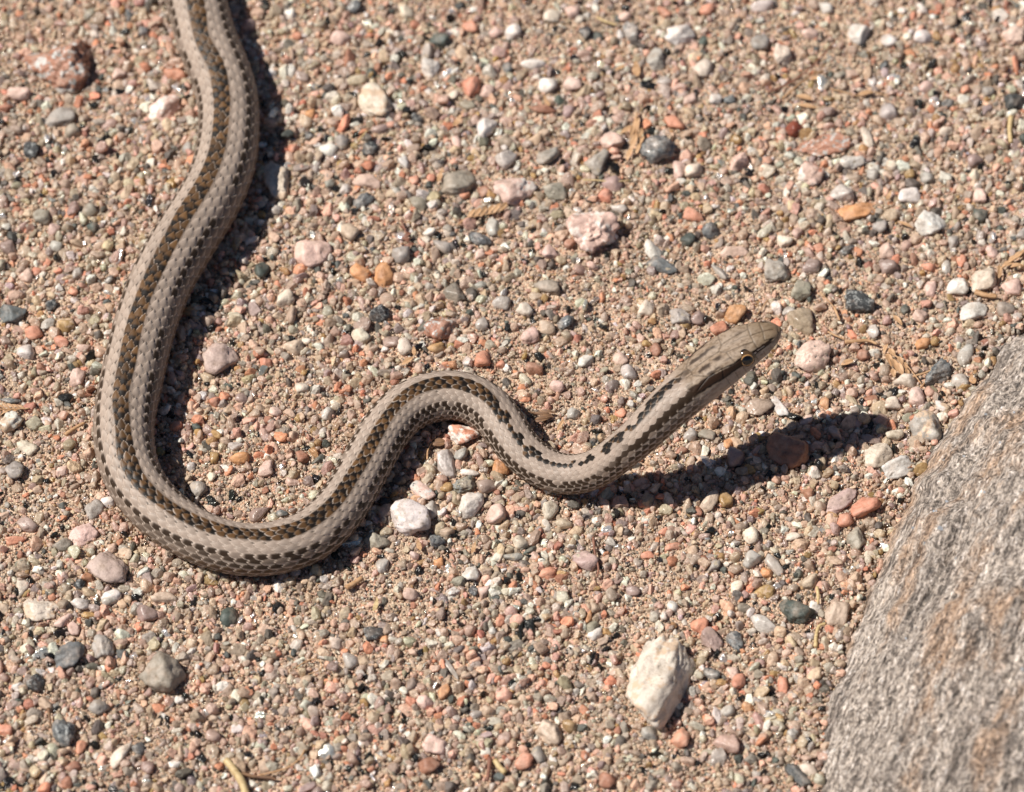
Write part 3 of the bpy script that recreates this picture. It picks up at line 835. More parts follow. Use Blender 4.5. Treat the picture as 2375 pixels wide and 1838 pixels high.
# stones with a look of their own: x, y, length, width, lie, colour, finish, height ratio, label, short name
H = [
 (150, 162, 146, 134, 20, 'B', 'g', .75, 'large rough granite stone speckled pink, grey and white', 'the speckled pink granite stone'),
 (138, 275, 72, 54, 15, 'G', 's', .6, 'dull grey stone next to the speckled pink granite stone', 'the dull grey stone'),
 (409, 170, 56, 42, 0, 'S', 's', .7, 'bright salmon stone touching the snake upper body', 'the bright salmon stone'),
 (382, 253, 82, 60, 20, 'P', 'v', .7, 'pale pink stone with orange patches beside the snake upper body', 'the pink and orange stone'),
 (872, 236, 92, 76, -30, 'C', 'b', .6, 'pale crumbly stone with dark notch alone on open sand', 'the crumbly pale stone'),
 (1020, 93, 54, 44, -40, 'E', 's', .7, 'dark green grey angular stone with a pale neighbour', 'the dark green angular stone'),
 (1130, 299, 46, 66, 0, 'W', 's', .8, 'bright white upright stone shaped like a tooth', 'the tooth shaped white stone'),
 (1174, 371, 54, 52, 0, 'W', 'q', .75, 'white rounded triangular quartz stone', 'the triangular quartz stone'),
 (1191, 437, 86, 78, 30, 'P', 'v', .65, 'big pale pink stone with orange lower edge', 'the big pale pink stone'),
 (1067, 423, 84, 76, 0, 'V', 'w', .6, 'grey green speckled blocky stone beside the big pale pink stone', 'the grey green blocky stone'),
 (855, 420, 70, 42, -15, 'P', 's', .7, 'oblong pale pink stone with a pointed end', 'the oblong pink stone'),
 (646, 418, 66, 104, 10, 'C', 'b', .5, 'yellowish white blocky stone half in the snake shadow', 'the yellowish blocky stone'),
 (1464, 74, 40, 52, 0, 'G', 'm', .7, 'glossy grey mica stone with a bright glint', 'the glossy mica stone'),
 (1576, 85, 60, 66, 60, 'W', 'v', .7, 'white and orange knobbly stone', 'the white and orange knobbly stone'),
 (1521, 137, 42, 62, 0, 'G', 's', .8, 'upright grey tan block beside a white and orange stone', 'the grey tan block'),
 (1527, 349, 82, 74, 20, 'U', 'm', .8, 'lumpy dark grey stone full of shiny mica', 'the lumpy mica stone'),
 (1390, 382, 62, 58, 20, 'G', 'w', .7, 'grey stone with a black underside', 'the grey and black stone'),
 (1565, 287, 52, 36, -10, 'S', 's', .7, 'flat topped salmon stone beside the lumpy mica stone', 'the flat topped salmon stone'),
 (1236, 146, 60, 32, -5, 'W', 's', .8, 'elongated white stone with rounded ends', 'the elongated white stone'),
 (1992, 77, 54, 62, 10, 'W', 's', .7, 'smooth creamy white egg shaped stone', 'the egg shaped white stone'),
 (1813, 132, 44, 54, 0, 'C', 's', .8, 'square cream stone beside the thin red stem', 'the square cream stone'),
 (2349, 88, 56, 52, -20, 'P', 'b', .7, 'peach and cream angular stone', 'the peach angular stone'),
 (1841, 299, 44, 42, 30, 'R', 'q', .9, 'glossy brick red round stone', 'the brick red stone'),
 (1904, 340, 150, 58, 12, 'B', 'g', .35, 'long flat slab mottled red and grey', 'the long mottled slab'),
 (1976, 376, 62, 40, -10, 'W', 'w', .7, 'white stone with black patches under the long mottled slab', 'the black patched white stone'),
 (1879, 407, 58, 58, 0, 'P', 'v', .7, 'salmon pink crystalline stone beside the long mottled slab', 'the crystalline pink stone'),
 (1955, 450, 58, 48, -30, 'Q', 'q', .7, 'clear grey white quartz stone with black specks', 'the black flecked quartz stone'),
 (1992, 488, 94, 44, 15, 'O', 's', .5, 'curved brown orange flake beside the black flecked quartz stone', 'the curved orange flake'),
 (2352, 239, 48, 54, 20, 'D', 's', .8, 'charcoal grey stone on fine sand', 'the charcoal stone'),
 (2157, 520, 72, 66, 40, 'W', 's', .6, 'white wedge shaped stone with tan stains', 'the white wedge stone'),
 (2275, 498, 38, 42, 30, 'E', 's', .8, 'small dark green faceted stone', 'the dark green faceted stone'),
 (1802, 632, 62, 54, -20, 'G', 'w', .7, 'pale grey green stone with a dark corner', 'the pale grey green stone'),
 (1857, 671, 46, 58, 0, 'V', 's', .8, 'olive brown gritty stone beside the smooth beige stone', 'the gritty olive stone'),
 (1992, 704, 78, 58, -20, 'D', 'm', .6, 'dark slate stone shaped like an arrowhead', 'the slate arrowhead stone'),
 (1863, 745, 60, 72, 20, 'T', 'q', .6, 'smooth glossy beige stone in front of the snake snout', 'the smooth beige stone'),
 (1885, 830, 88, 72, 35, 'P', 'w', .7, 'pinkish white stone with black flecks beside the snake snout', 'the flecked pinkish stone'),
 (2220, 665, 54, 46, 0, 'W', 's', .8, 'white pyramid shaped stone', 'the white pyramid stone'),
 (2283, 652, 66, 52, 10, 'C', 's', .8, 'beige ridged stone beside the white pyramid stone', 'the beige ridged stone'),
 (2258, 723, 70, 46, 10, 'W', 's', .7, 'white rounded stone beside the white pyramid stone', 'the white rounded stone'),
 (2176, 868, 82, 50, 40, 'U', 'm', .7, 'dark grey mica stone with a red grain on it', 'the dark mica stone'),
 (2239, 825, 34, 64, -20, 'W', 'q', .7, 'slim white quartz shard leaning near the boulder', 'the leaning quartz shard'),
 (721, 583, 84, 82, -30, 'P', 's', .6, 'bright pink stone split by a crack on open sand', 'the cracked pink stone'),
 (890, 638, 46, 70, 5, 'O', 's', .8, 'tall orange stone of a touching pair', 'the tall orange stone'),
 (836, 634, 48, 38, -15, 'O', 's', .8, 'lower orange stone of a touching pair', 'the lower orange stone'),
 (883, 727, 56, 46, -15, 'D', 'm', .8, 'round dark grey stone with sparkling grain', 'the round dark stone'),
 (1056, 682, 62, 48, -35, 'V', 'q', .6, 'pale olive glassy stone', 'the pale olive stone'),
 (1023, 764, 68, 56, 40, 'B', 'g', .7, 'reddish brown stone with a dark rim beside the snake bend', 'the dark rimmed stone'),
 (1011, 808, 42, 28, 0, 'Y', 's', .8, 'small ochre stone beside the snake bend', 'the ochre stone'),
 (513, 838, 86, 80, 0, 'M', 's', .55, 'flat mauve pink stone inside the snake curve', 'the flat mauve stone'),
 (606, 626, 38, 46, -10, 'E', 's', .9, 'dark green upright stone at the edge of the snake shadow', 'the dark green upright stone'),
 (1370, 536, 112, 104, -40, 'P', 'v', .65, 'large pink stone with a white band across it', 'the pink stone with a white band'),
 (1513, 577, 60, 38, -50, 'W', 's', .7, 'smooth white oval stone behind a dark speckled stone', 'the smooth white oval stone'),
 (1535, 616, 76, 38, -30, 'U', 'w', .7, 'elongated dark grey speckled stone against a white oval stone', 'the dark speckled stone'),
 (1075, 1008, 72, 54, 10, 'S', 'v', .7, 'rounded pink stone tucked in the hollow of the snake bend', 'the pink stone in the snake bend'),
 (1035, 1079, 44, 68, 15, 'W', 'q', .7, 'white crystal stone in the hollow of the snake bend', 'the white crystal stone'),
 (979, 1140, 68, 32, -32, 'P', 'g', .7, 'slanting pink stone with a black tip near the snake', 'the slanting pink stone'),
 (953, 1208, 80, 94, 15, 'W', 'w', .7, 'big grey white stone with black specks beside the snake', 'the big black specked stone'),
 (875, 1260, 60, 40, -10, 'V', 's', .7, 'olive grey oval stone at the edge of the snake shadow', 'the olive oval stone'),
 (1093, 1172, 64, 58, 10, 'W', 's', .7, 'chunky bright white stone in the hollow of the snake bend', 'the chunky white stone'),
 (1150, 1192, 50, 44, 35, 'P', 's', .8, 'squarish pale pink stone beside the chunky white stone', 'the squarish pink stone'),
 (1072, 1124, 58, 40, 10, 'V', 'm', .7, 'dark olive gritty stone in the hollow of the snake bend', 'the dark gritty stone'),
 (1357, 1300, 56, 46, -15, 'M', 'w', .8, 'round pinkish grey stone with dark spots beside a thin twig', 'the dark spotted stone'),
 (1270, 1333, 42, 30, 15, 'S', 's', .7, 'vivid red orange stone on open sand', 'the red orange stone'),
 (93, 1416, 78, 56, -5, 'C', 'b', .45, 'flat cream stone with an orange vein', 'the flat cream stone'),
 (242, 1502, 50, 60, 0, 'G', 'w', .8, 'light grey knobbly stone beside a blue grey stone', 'the light grey knobbly stone'),
 (162, 1523, 74, 62, 25, 'U', 's', .55, 'blue grey stone with a pink corner', 'the blue grey stone'),
 (379, 1559, 98, 92, -10, 'V', 's', .75, 'large rough grey tan stone casting a shadow', 'the rough grey tan stone'),
 (85, 1587, 46, 40, 20, 'D', 'm', .8, 'black lumpy stone beside the blue grey stone', 'the black lumpy stone'),
 (151, 1705, 50, 60, 15, 'U', 'm', .7, 'oval blue grey stone streaked with silvery mica', 'the silvery oval stone'),
 (494, 1709, 34, 33, 0, 'P', 'q', .9, 'round pink and white candy like pebble on fine sand', 'the candy pink pebble'),
 (530, 1432, 40, 52, -20, 'E', 's', .6, 'dull green grey flat stone', 'the dull green stone'),
 (192, 1248, 74, 50, 15, 'P', 's', .5, 'pale pink flat stone beside the snake', 'the flat pale pink stone'),
 (217, 1186, 44, 50, -30, 'G', 's', .6, 'grey green angular stone beside the snake', 'the grey green angular stone'),
 (257, 1324, 90, 76, -35, 'M', 's', .55, 'mauve sugary textured stone beside the snake curve', 'the sugary mauve stone'),
 (27, 986, 56, 46, 20, 'W', 'b', .8, 'white and grey lump beside a feathery dry leaf', 'the white and grey lump'),
 (29, 726, 62, 56, 0, 'U', 's', .7, 'dark grey brown stone with its own shadow', 'the grey brown stone'),
 (151, 757, 44, 42, 40, 'Y', 'b', .8, 'brown orange rough stone beside the snake', 'the brown orange stone'),
 (1525, 1583, 216, 122, 62, 'W', 'b', .72, 'largest loose stone, creamy white and lumpy with tan stains', 'the largest creamy stone'),
 (1652, 1486, 62, 44, -40, 'M', 'q', .7, 'pinkish white glassy stone beside the largest creamy stone', 'the pinkish glassy stone'),
 (1707, 1486, 42, 52, 30, 'U', 'm', .6, 'silvery dark flake stone beside a white triangular stone', 'the silvery flake stone'),
 (1770, 1450, 66, 38, -15, 'W', 'q', .7, 'white triangular stone near the boulder', 'the white triangular stone'),
 (1847, 1418, 78, 58, -30, 'E', 's', .7, 'dark green brown stone near the boulder', 'the green brown stone'),
 (1772, 1373, 48, 30, 0, 'Y', 'b', .7, 'ochre stained translucent stone near the boulder', 'the ochre stained stone'),
 (1646, 1165, 36, 60, -20, 'T', 'w', .7, 'tall tan stone beside the shadow of the head', 'the tall tan stone'),
 (1682, 1160, 34, 46, 10, 'Y', 'q', .6, 'translucent yellow flake beside the shadow of the head', 'the yellow flake'),
 (1828, 1050, 94, 82, 0, 'B', 's', .7, 'dark reddish brown stone inside the shadow of the head', 'the stone in the head shadow'),
 (1761, 943, 66, 52, 20, 'T', 'q', .45, 'translucent amber stone under the snake neck', 'the amber stone'),
 (1807, 943, 28, 66, 20, 'W', 's', .4, 'thin white jagged flake beside the amber stone', 'the white jagged flake'),
 (2150, 990, 78, 74, 0, 'G', 'b', .8, 'rounded grey and tan stone touching the boulder', 'the grey and tan rounded stone'),
 (2088, 1083, 92, 52, 38, 'W', 's', .7, 'long white stone with a dark dimple near the boulder', 'the long white dimpled stone'),
 (2036, 1057, 74, 58, 30, 'C', 'w', .6, 'crumbly cream cluster stone beside the long white dimpled stone', 'the crumbly cream stone'),
 (2006, 1175, 68, 46, 20, 'S', 's', .75, 'brick shaped salmon stone near the boulder', 'the brick shaped salmon stone'),
 (1950, 1166, 92, 44, 30, 'M', 's', .35, 'flat mauve brown slab behind the brick shaped salmon stone', 'the mauve brown slab'),
 (1985, 1253, 44, 62, 0, 'V', 's', .7, 'olive glossy stone beside the brick shaped salmon stone', 'the olive glossy stone'),
 (2188, 945, 46, 26, -25, 'W', 'b', .6, 'white chip with a mossy green stain near the boulder', 'the mossy chip'),
 (1940, 1427, 52, 74, -15, 'T', 's', .7, 'tan wedge stone with a sparkling edge beside the boulder', 'the tan wedge stone'),
 (1852, 1800, 72, 34, -42, 'D', 's', .7, 'black oblong stone near the boulder foot', 'the black oblong stone'),
 (1580, 1710, 44, 50, 10, 'S', 's', .8, 'angular salmon stone beside the largest creamy stone', 'the angular salmon stone'),
 (1683, 1727, 64, 46, -5, 'P', 'q', .7, 'smooth pale pink oval stone beside the largest creamy stone', 'the smooth pink oval stone'),
 (1280, 1697, 66, 58, -40, 'T', 'b', .7, 'sandy tan rough stone beside a small brown one', 'the sandy tan stone'),
 (1009, 1730, 54, 46, -10, 'P', 's', .7, 'pinkish cream stone with a pointed corner beside a red brown stone', 'the pinkish cream stone'),
 (997, 1780, 48, 36, 10, 'B', 's', .8, 'red brown rounded stone beside a pinkish cream stone', 'the red brown stone'),
 (1048, 1557, 62, 16, -52, 'Q', 'q', .8, 'long thin glassy splinter lying on the sand', 'the glassy splinter'),
 (2024, 768, 28, 42, 0, 'W', 'q', .8, 'small white faceted crystal beside a dry leaf', 'the white faceted crystal'),
]
# the other pebbles: x, y, length, width, lie, colour
O_ = [
 (74,354,36,46,0,'D'),(332,72,27,26,0,'U'),(275,171,36,34,0,'P'),(44,220,60,44,10,'P'),(168,306,42,40,0,'V'),(434,345,26,28,0,'G'),(301,36,20,32,0,'U'),
 (998,157,46,54,10,'W'),(1089,200,44,56,-20,'S'),(1130,211,36,34,0,'P'),(820,17,38,34,0,'U'),(943,26,38,34,0,'C'),(798,332,46,38,0,'G'),(858,348,44,36,20,'D'),
 (762,352,46,30,0,'W'),(718,317,24,22,0,'D'),(681,345,27,27,0,'S'),(1177,157,30,32,0,'U'),(969,275,30,28,0,'D'),(963,58,26,22,0,'S'),(1150,75,38,26,30,'P'),
 (1358,77,30,36,20,'D'),(1631,165,48,46,0,'C'),(1271,198,48,36,-30,'W'),(1329,198,46,36,-30,'P'),(1541,190,38,26,-10,'Q'),(1763,104,46,50,0,'G'),(1768,16,58,34,20,'Q'),
 (1711,376,52,46,20,'P'),(1574,393,32,56,10,'P'),(1609,398,48,40,30,'C'),(1420,431,50,42,10,'M'),(1271,363,62,38,20,'G'),(1708,325,30,30,0,'Y'),(1288,445,58,46,0,'V'),
 (1915,20,40,30,0,'W'),(2061,93,40,36,0,'W'),(2140,84,46,38,20,'W'),(1878,80,40,28,10,'P'),(2110,451,52,38,0,'W'),(2272,456,34,36,0,'P'),(2058,583,40,40,0,'P'),
 (2063,619,42,40,0,'M'),(1966,577,42,26,20,'D'),(2348,668,52,40,-15,'P'),(2333,717,46,44,40,'V'),(2004,820,30,36,-20,'B'),(2140,797,42,30,30,'O'),(2225,885,44,40,0,'Q'),
 (2099,880,52,36,-10,'C'),(2099,717,22,28,0,'E'),(2135,734,36,32,0,'P'),(2158,669,28,44,-10,'P'),(932,592,46,48,-30,'G'),(814,541,42,48,20,'T'),(660,695,48,44,40,'C'),
 (1163,704,42,38,0,'Q'),(1144,528,34,50,10,'Q'),(1029,575,62,36,-20,'G'),(1115,556,60,38,-25,'U'),(938,805,36,42,30,'C'),(908,792,48,34,0,'M'),(1119,838,44,46,20,'S'),
 (1163,846,26,24,0,'S'),(1118,755,30,34,0,'Q'),(640,487,30,26,0,'Q'),(842,466,56,36,20,'U'),(970,473,30,48,30,'V'),(1078,454,28,24,0,'S'),(1122,446,32,28,0,'B'),
 (996,540,32,26,0,'W'),(1113,592,32,24,30,'P'),(836,778,44,36,0,'C'),(680,808,48,36,0,'T'),(616,847,30,26,0,'S'),(1405,456,38,30,-20,'S'),(1435,482,44,26,-15,'Q'),
 (1609,502,50,28,-20,'S'),(1321,569,28,26,0,'B'),(1274,588,34,38,30,'P'),(1374,616,28,26,0,'P'),(1703,586,66,26,0,'P'),(1670,630,22,62,35,'G'),(1502,715,36,46,-20,'C'),
 (1440,833,40,34,-10,'P'),(1705,728,56,44,20,'O'),(1667,759,42,36,20,'S'),(1620,734,36,44,-20,'M'),(1230,783,46,38,30,'P'),(1269,761,38,38,0,'T'),(1314,750,42,36,0,'U'),
 (1216,720,38,38,0,'C'),(1240,860,46,32,-30,'B'),(1357,838,42,32,40,'W'),(1457,866,34,42,20,'Q'),(1269,665,64,34,-15,'V'),(1650,536,46,40,0,'U'),(1595,555,38,34,0,'E'),
 (1520,813,26,32,20,'B'),(1576,737,56,42,-20,'G'),(1590,756,28,20,0,'Y'),(1089,1095,48,22,-5,'W'),(1161,1085,40,40,0,'O'),(1000,1185,34,42,-20,'Q'),(1277,1185,40,40,20,'C'),
 (1131,1127,48,34,10,'M'),(1208,1255,38,38,0,'C'),(1090,1332,42,38,0,'W'),(1229,1277,36,18,35,'E'),(1190,1293,48,20,0,'G'),(1068,1056,36,34,0,'G'),(1121,1376,28,34,-10,'P'),
 (1097,1373,22,32,10,'D'),(886,1313,30,42,-20,'Q'),(954,1382,40,32,-20,'P'),(1017,1307,22,26,0,'O'),(1014,1253,38,34,0,'U'),(184,1401,46,28,-5,'W'),(172,1458,26,38,0,'P'),
 (146,1438,50,26,40,'P'),(228,1639,46,40,20,'G'),(341,1425,48,40,0,'M'),(277,1754,28,72,-25,'C'),(324,1738,34,34,0,'U'),(12,1695,34,32,0,'S'),(185,1735,24,36,-25,'S'),
 (170,1780,36,24,20,'B'),(255,1390,42,32,30,'Q'),(382,1388,60,28,0,'T'),(64,1222,48,32,-25,'M'),(37,1257,46,22,5,'S'),(254,1169,38,28,10,'W'),(185,1356,28,27,0,'D'),
 (257,1385,48,36,0,'W'),(145,1268,44,28,0,'V'),(64,1045,46,30,-20,'C'),(37,1098,40,44,0,'G'),(145,1098,36,24,20,'P'),(24,933,50,18,-5,'U'),(178,879,36,48,-20,'P'),
 (78,775,46,36,-10,'S'),(140,796,42,24,-30,'S'),(112,755,38,28,20,'Q'),(208,491,42,40,0,'V'),(96,507,40,46,20,'V'),(125,535,28,32,0,'P'),(216,530,32,28,-30,'E'),
 (18,572,38,42,0,'M'),(120,712,30,28,0,'D'),(558,1066,42,34,30,'O'),(616,1088,34,40,0,'P'),(497,1063,22,30,0,'Y'),(443,1085,20,26,0,'Q'),(491,1104,22,26,0,'C'),
 (459,1132,42,40,0,'G'),(600,1188,52,30,30,'M'),(654,1191,30,20,-20,'U'),(702,1060,32,38,0,'B'),(738,1066,38,18,30,'E'),(680,1117,36,22,0,'P'),(408,992,32,24,20,'S'),
 (456,995,24,20,-20,'E'),(1742,1420,20,28,-10,'W'),(1709,1362,36,28,20,'C'),(1742,1299,46,38,20,'Q'),(1797,1313,56,26,-45,'Q'),(1778,1330,28,26,0,'O'),(1742,1244,34,42,20,'C'),
 (1838,1247,34,22,20,'C'),(1706,1065,44,48,0,'M'),(2126,923,40,48,20,'P'),(2076,1009,40,32,-20,'C'),(2020,1020,54,24,-15,'M'),(1958,1210,44,34,20,'S'),(2071,934,42,32,0,'C'),
 (2020,921,40,20,-5,'B'),(1912,936,22,32,10,'O'),(1876,1351,46,34,20,'T'),(1891,1410,34,30,0,'W'),(1876,1787,46,32,-10,'C'),(1816,1591,26,44,-10,'S'),(1324,1683,38,34,0,'Y'),
 (1216,1768,42,38,0,'S'),(1248,1752,34,42,0,'G'),(1409,1812,38,38,0,'B'),(1506,1699,38,34,0,'G'),(986,1635,38,34,0,'P'),(953,1632,24,24,0,'S'),(816,1537,40,40,0,'Q'),
 (780,1496,32,32,0,'C'),(1031,1606,24,42,-10,'O'),(1105,1657,32,22,20,'Q'),(1381,1473,38,26,20,'W'),(1161,1445,22,32,-20,'S'),(870,1475,46,30,10,'D'),(893,1488,24,22,0,'O'),
 (1622,1455,40,42,0,'S'),(1366,1432,16,34,-20,'O'),(1560,1408,26,30,0,'W'),(1735,1640,28,24,0,'O'),(1690,1650,34,26,20,'Q'),(1712,1582,32,36,0,'S'),(1650,1565,40,34,0,'U'),
 (1700,1563,26,36,20,'P'),(1468,1372,34,24,-20,'M'),(1655,1315,38,26,50,'G'),(1560,1270,40,18,15,'S'),(1500,1290,34,18,10,'S'),(1418,1262,30,20,-40,'Q'),(1538,1235,22,20,0,'S'),
 (2210,560,28,42,-20,'Q'),(2120,600,20,36,0,'B'),(2155,618,38,26,0,'S'),(2230,605,24,34,-15,'S'),(2300,585,30,32,0,'P'),(2195,620,22,38,0,'Q'),(2375,545,38,26,40,'G'),
 (2040,525,34,32,0,'G'),(1850,540,26,38,-10,'P'),(1900,575,28,26,30,'S'),(1820,560,40,34,0,'C'),(1880,620,46,36,0,'M'),(1830,720,34,26,20,'Q'),(1880,755,28,24,0,'M'),
 (2290,215,34,30,0,'G'),(2200,240,30,22,30,'U'),(2060,255,44,50,30,'Q'),(2150,200,36,32,0,'P'),(2050,150,22,28,0,'D'),(1950,175,36,22,20,'V'),(2025,190,24,28,0,'Q'),
 (2240,210,26,28,0,'S'),(2195,305,38,26,10,'C'),(2010,320,24,66,15,'C'),(2260,370,42,32,30,'M'),(2070,380,32,32,0,'C'),(2025,405,34,28,0,'G'),(2110,400,26,28,0,'Y'),
 (2150,410,38,32,-20,'G'),(2260,405,26,32,0,'C'),(1640,25,40,30,0,'S'),(1330,30,34,36,20,'P'),(1280,40,40,34,0,'C'),(1450,40,34,26,0,'P'),(1540,30,40,22,-30,'S'),
 (1320,260,30,34,0,'M'),(1262,252,62,26,-5,'B'),(1320,1120,1,1,0,'W'),(1660,235,32,30,0,'W'),(1600,235,40,26,30,'P'),(1690,235,32,26,0,'U'),(1420,335,60,40,-20,'P'),
 (700,180,40,24,-20,'M'),(790,90,50,40,20,'P'),(690,85,28,22,0,'S'),(1090,60,40,32,0,'S'),(1190,75,40,38,0,'W'),(1050,220,34,26,0,'C'),(1085,245,40,26,-10,'V'),
 (960,420,24,30,0,'S'),(1000,415,22,22,0,'S'),(940,380,26,34,30,'W'),(800,440,34,26,20,'W'),(720,265,26,24,0,'O'),(880,300,44,24,20,'M'),(1060,330,30,34,0,'P'),
 (60,640,34,36,0,'P'),(180,640,26,30,0,'Q'),(85,632,24,22,0,'S'),(170,680,26,24,0,'S'),(255,655,28,26,0,'D'),(130,575,34,32,0,'Q'),(60,820,42,40,10,'W'),(195,810,36,24,10,'P'),
 (700,900,34,26,0,'C'),(760,960,30,34,0,'Q'),(640,960,32,26,10,'P'),(560,930,30,24,0,'M'),(500,935,28,26,0,'S'),(1290,900,32,32,0,'P'),(1560,1000,1,1,0,'W'),
 (1440,960,30,28,0,'S'),(1330,960,34,30,0,'Q'),(1640,1010,40,28,0,'V'),(1600,1010,34,30,20,'Q'),(1580,1045,30,20,20,'B'),(1690,1030,22,34,-10,'O'),(1870,975,38,26,20,'P'),
]
PEBBLE_FOOT = []
SP_C = np.array(SNAKE_C)

def stone_obj(name, x, y, L, Wd, ang, key, fin, hr, seed):
    r = np.random.default_rng(seed)
    big = L * Wd > 2300
    V, F = ICO[5] if L > 100 else (ICO[4] if big else ICO[3])
    rad = facet_radius(V, r, int(r.integers(6, 11)), 7 if L > 180 else [11, 18, 28][seed % 3])
    v = V * rad[:, None]
    a, b_ = L * S / 2 * 1.02, Wd * S / 2 * 1.02
    c = min(a, b_) * hr * r.uniform(1.05, 1.25)
    ext = np.array([np.ptp(v[:, k]) / 2 for k in range(3)])
    v = (v - (v.max(0) + v.min(0)) / 2) / ext
    rough = 0.09 if L > 180 else 0.15 if fin in 'gbmv' else (0.10 if fin in 'sw' else 0.06)
    v = v * (1 + rough * fbm(V * 2.6 + seed * 3.1, 3, seed))[:, None]
    v = v * np.array([a, b_, c])
    sz = max(a, b_)
    nn = V / np.linalg.norm(V, axis=1)[:, None]
    v = v + nn * (sz * (0.03 if L > 180 else 0.06 if fin in 'gbm' else 0.04) * fbm(V * 6.0 + seed, 3, seed + 5))[:, None]
    if L > 180:
        v = v + nn * (sz * 0.030 * fbm(V * 2.4 + 2, 2, 77))[:, None]
    p = at(x, y, c * 0.32)
    th = math.atan2(math.sin(math.radians(ang)) / SP, math.cos(math.radians(ang)))
    me = bpy.data.meshes.new(name)
    me.from_pydata(v.tolist(), [], F)
    me.polygons.foreach_set('use_smooth', np.ones(len(me.polygons), bool))
    me.materials.append(M_STONE[fin])
    ob = bpy.data.objects.new(name, me)
    COL.objects.link(ob)
    ob.location = (p[0], p[1], float(ground_h(p[0], p[1])) + c * (0.5 if L > 180 else 0.34))
    ob.rotation_euler = (r.normal(0, 0.10), r.normal(0, 0.10), th)
    base = np.array(KEYC[key][0]) * r.uniform(0.80, 0.96) * r.normal(1, 0.014, 3)
    if L > 180:
        base = np.array((0.66, 0.575, 0.48))
    ob.color = (*np.clip(base, 0.01, 0.85), 1.0)
    PEBBLE_FOOT.append((p[0], p[1], a, b_, math.cos(th), math.sin(th), c))
    return ob

def build_stones():
    seed = 1000
    for (x, y, L, Wd, ang, key, fin, hr, label, short) in H:
        seed += 1
        o = stone_obj('stone' if L > 40 else 'pebble', x, y, L, Wd, ang, key, fin, hr, seed)
        tag(o, label, 'stone', 'stones lying on the sand')
    used = set()
    hx = np.array([h[0] for h in H]); hy = np.array([h[1] for h in H])
    fins = {'W': 's', 'C': 's', 'P': 's', 'S': 's', 'O': 's', 'R': 'q', 'B': 's', 'G': 'w', 'D': 'm', 'E': 's', 'V': 's', 'M': 'q', 'T': 's', 'Y': 'q', 'Q': 'q', 'U': 'm'}
    for (x, y, L, Wd, ang, key) in O_:
        if L < 5:
            continue
        seed += 1
        p = at(x, y, 0)
        if (np.hypot(SP_C[:, 0] - p[0], SP_C[:, 1] - p[1]) < SNAKE_R * 0.8).any():
            continue
        o = stone_obj('pebble', x, y, L, Wd, ang, key, fins[key], 0.78, seed)
        order = np.argsort((hx - x) ** 2 + (hy - y) ** 2)
        size = 'tiny' if L * Wd < 800 else ('small' if L * Wd < 1500 else 'middling')
        shp = 'long ' if max(L, Wd) > 1.5 * min(L, Wd) else ''
        lead = '%s %s%s pebble near ' % (size, shp, KEYC[key][1])
        cands = [lead + H[k][9] for k in order[:1]] + [lead + H[order[0]][9] + ' and ' + H[k][9] for k in order[1:5]] + [lead + H[k][9] for k in order[1:5]]
        cands = [c for c in cands if len(c.split()) <= 16]
        lab = next((c for c in cands if c not in used), cands[0])
        used.add(lab)
        tag(o, lab, 'pebble', '%s pebbles in the sand' % KEYC[key][1])
build_stones()
# ------------------------------------------------------------------ dry plant litter
def gz(p):
    return float(ground_h(p[0], p[1]))

def tube(pts, r0, r1, name, mat, parent=None, ns=8):
    P = catmull(np.array(pts, float), 8)
    n = len(P)
    T = np.gradient(P, axis=0); T /= np.linalg.norm(T, axis=1)[:, None]
    up = np.array([0, 0, 1.0])
    A = np.cross(T, up); A /= np.linalg.norm(A, axis=1)[:, None] + 1e-9
    Bn = np.cross(A, T)
    rs = np.linspace(r0, r1, n) * (1 + 0.10 * noise3(np.column_stack([np.arange(n) * 0.7, np.zeros(n), np.zeros(n)]), 5))
    v = []
    for i in range(n):
        for k in range(ns):
            an = 2 * math.pi * k / ns
            v.append(P[i] + rs[i] * (math.cos(an) * A[i] + math.sin(an) * Bn[i]))
    f = []
    for i in range(n - 1):
        for k in range(ns):
            f.append([i * ns + k, i * ns + (k + 1) % ns, (i + 1) * ns + (k + 1) % ns, (i + 1) * ns + k])
    f.append(list(range(ns))[::-1]); f.append(list(range((n - 1) * ns, n * ns)))
    return mesh_obj(name, v, f, mat, parent)

def px_path(pts, lift):
    out = []
    for q in pts:
        x, y = q[0], q[1]
        l = lift if len(q) < 3 else q[2]
        p = at(x, y, l)
        out.append([p[0], p[1], gz(p) + l])
    for q in catmull(np.array(out), 6):
        PEBBLE_FOOT.append((q[0], q[1], 0.0003, 0.0003, 1.0, 0.0, 0.0005))
    return out

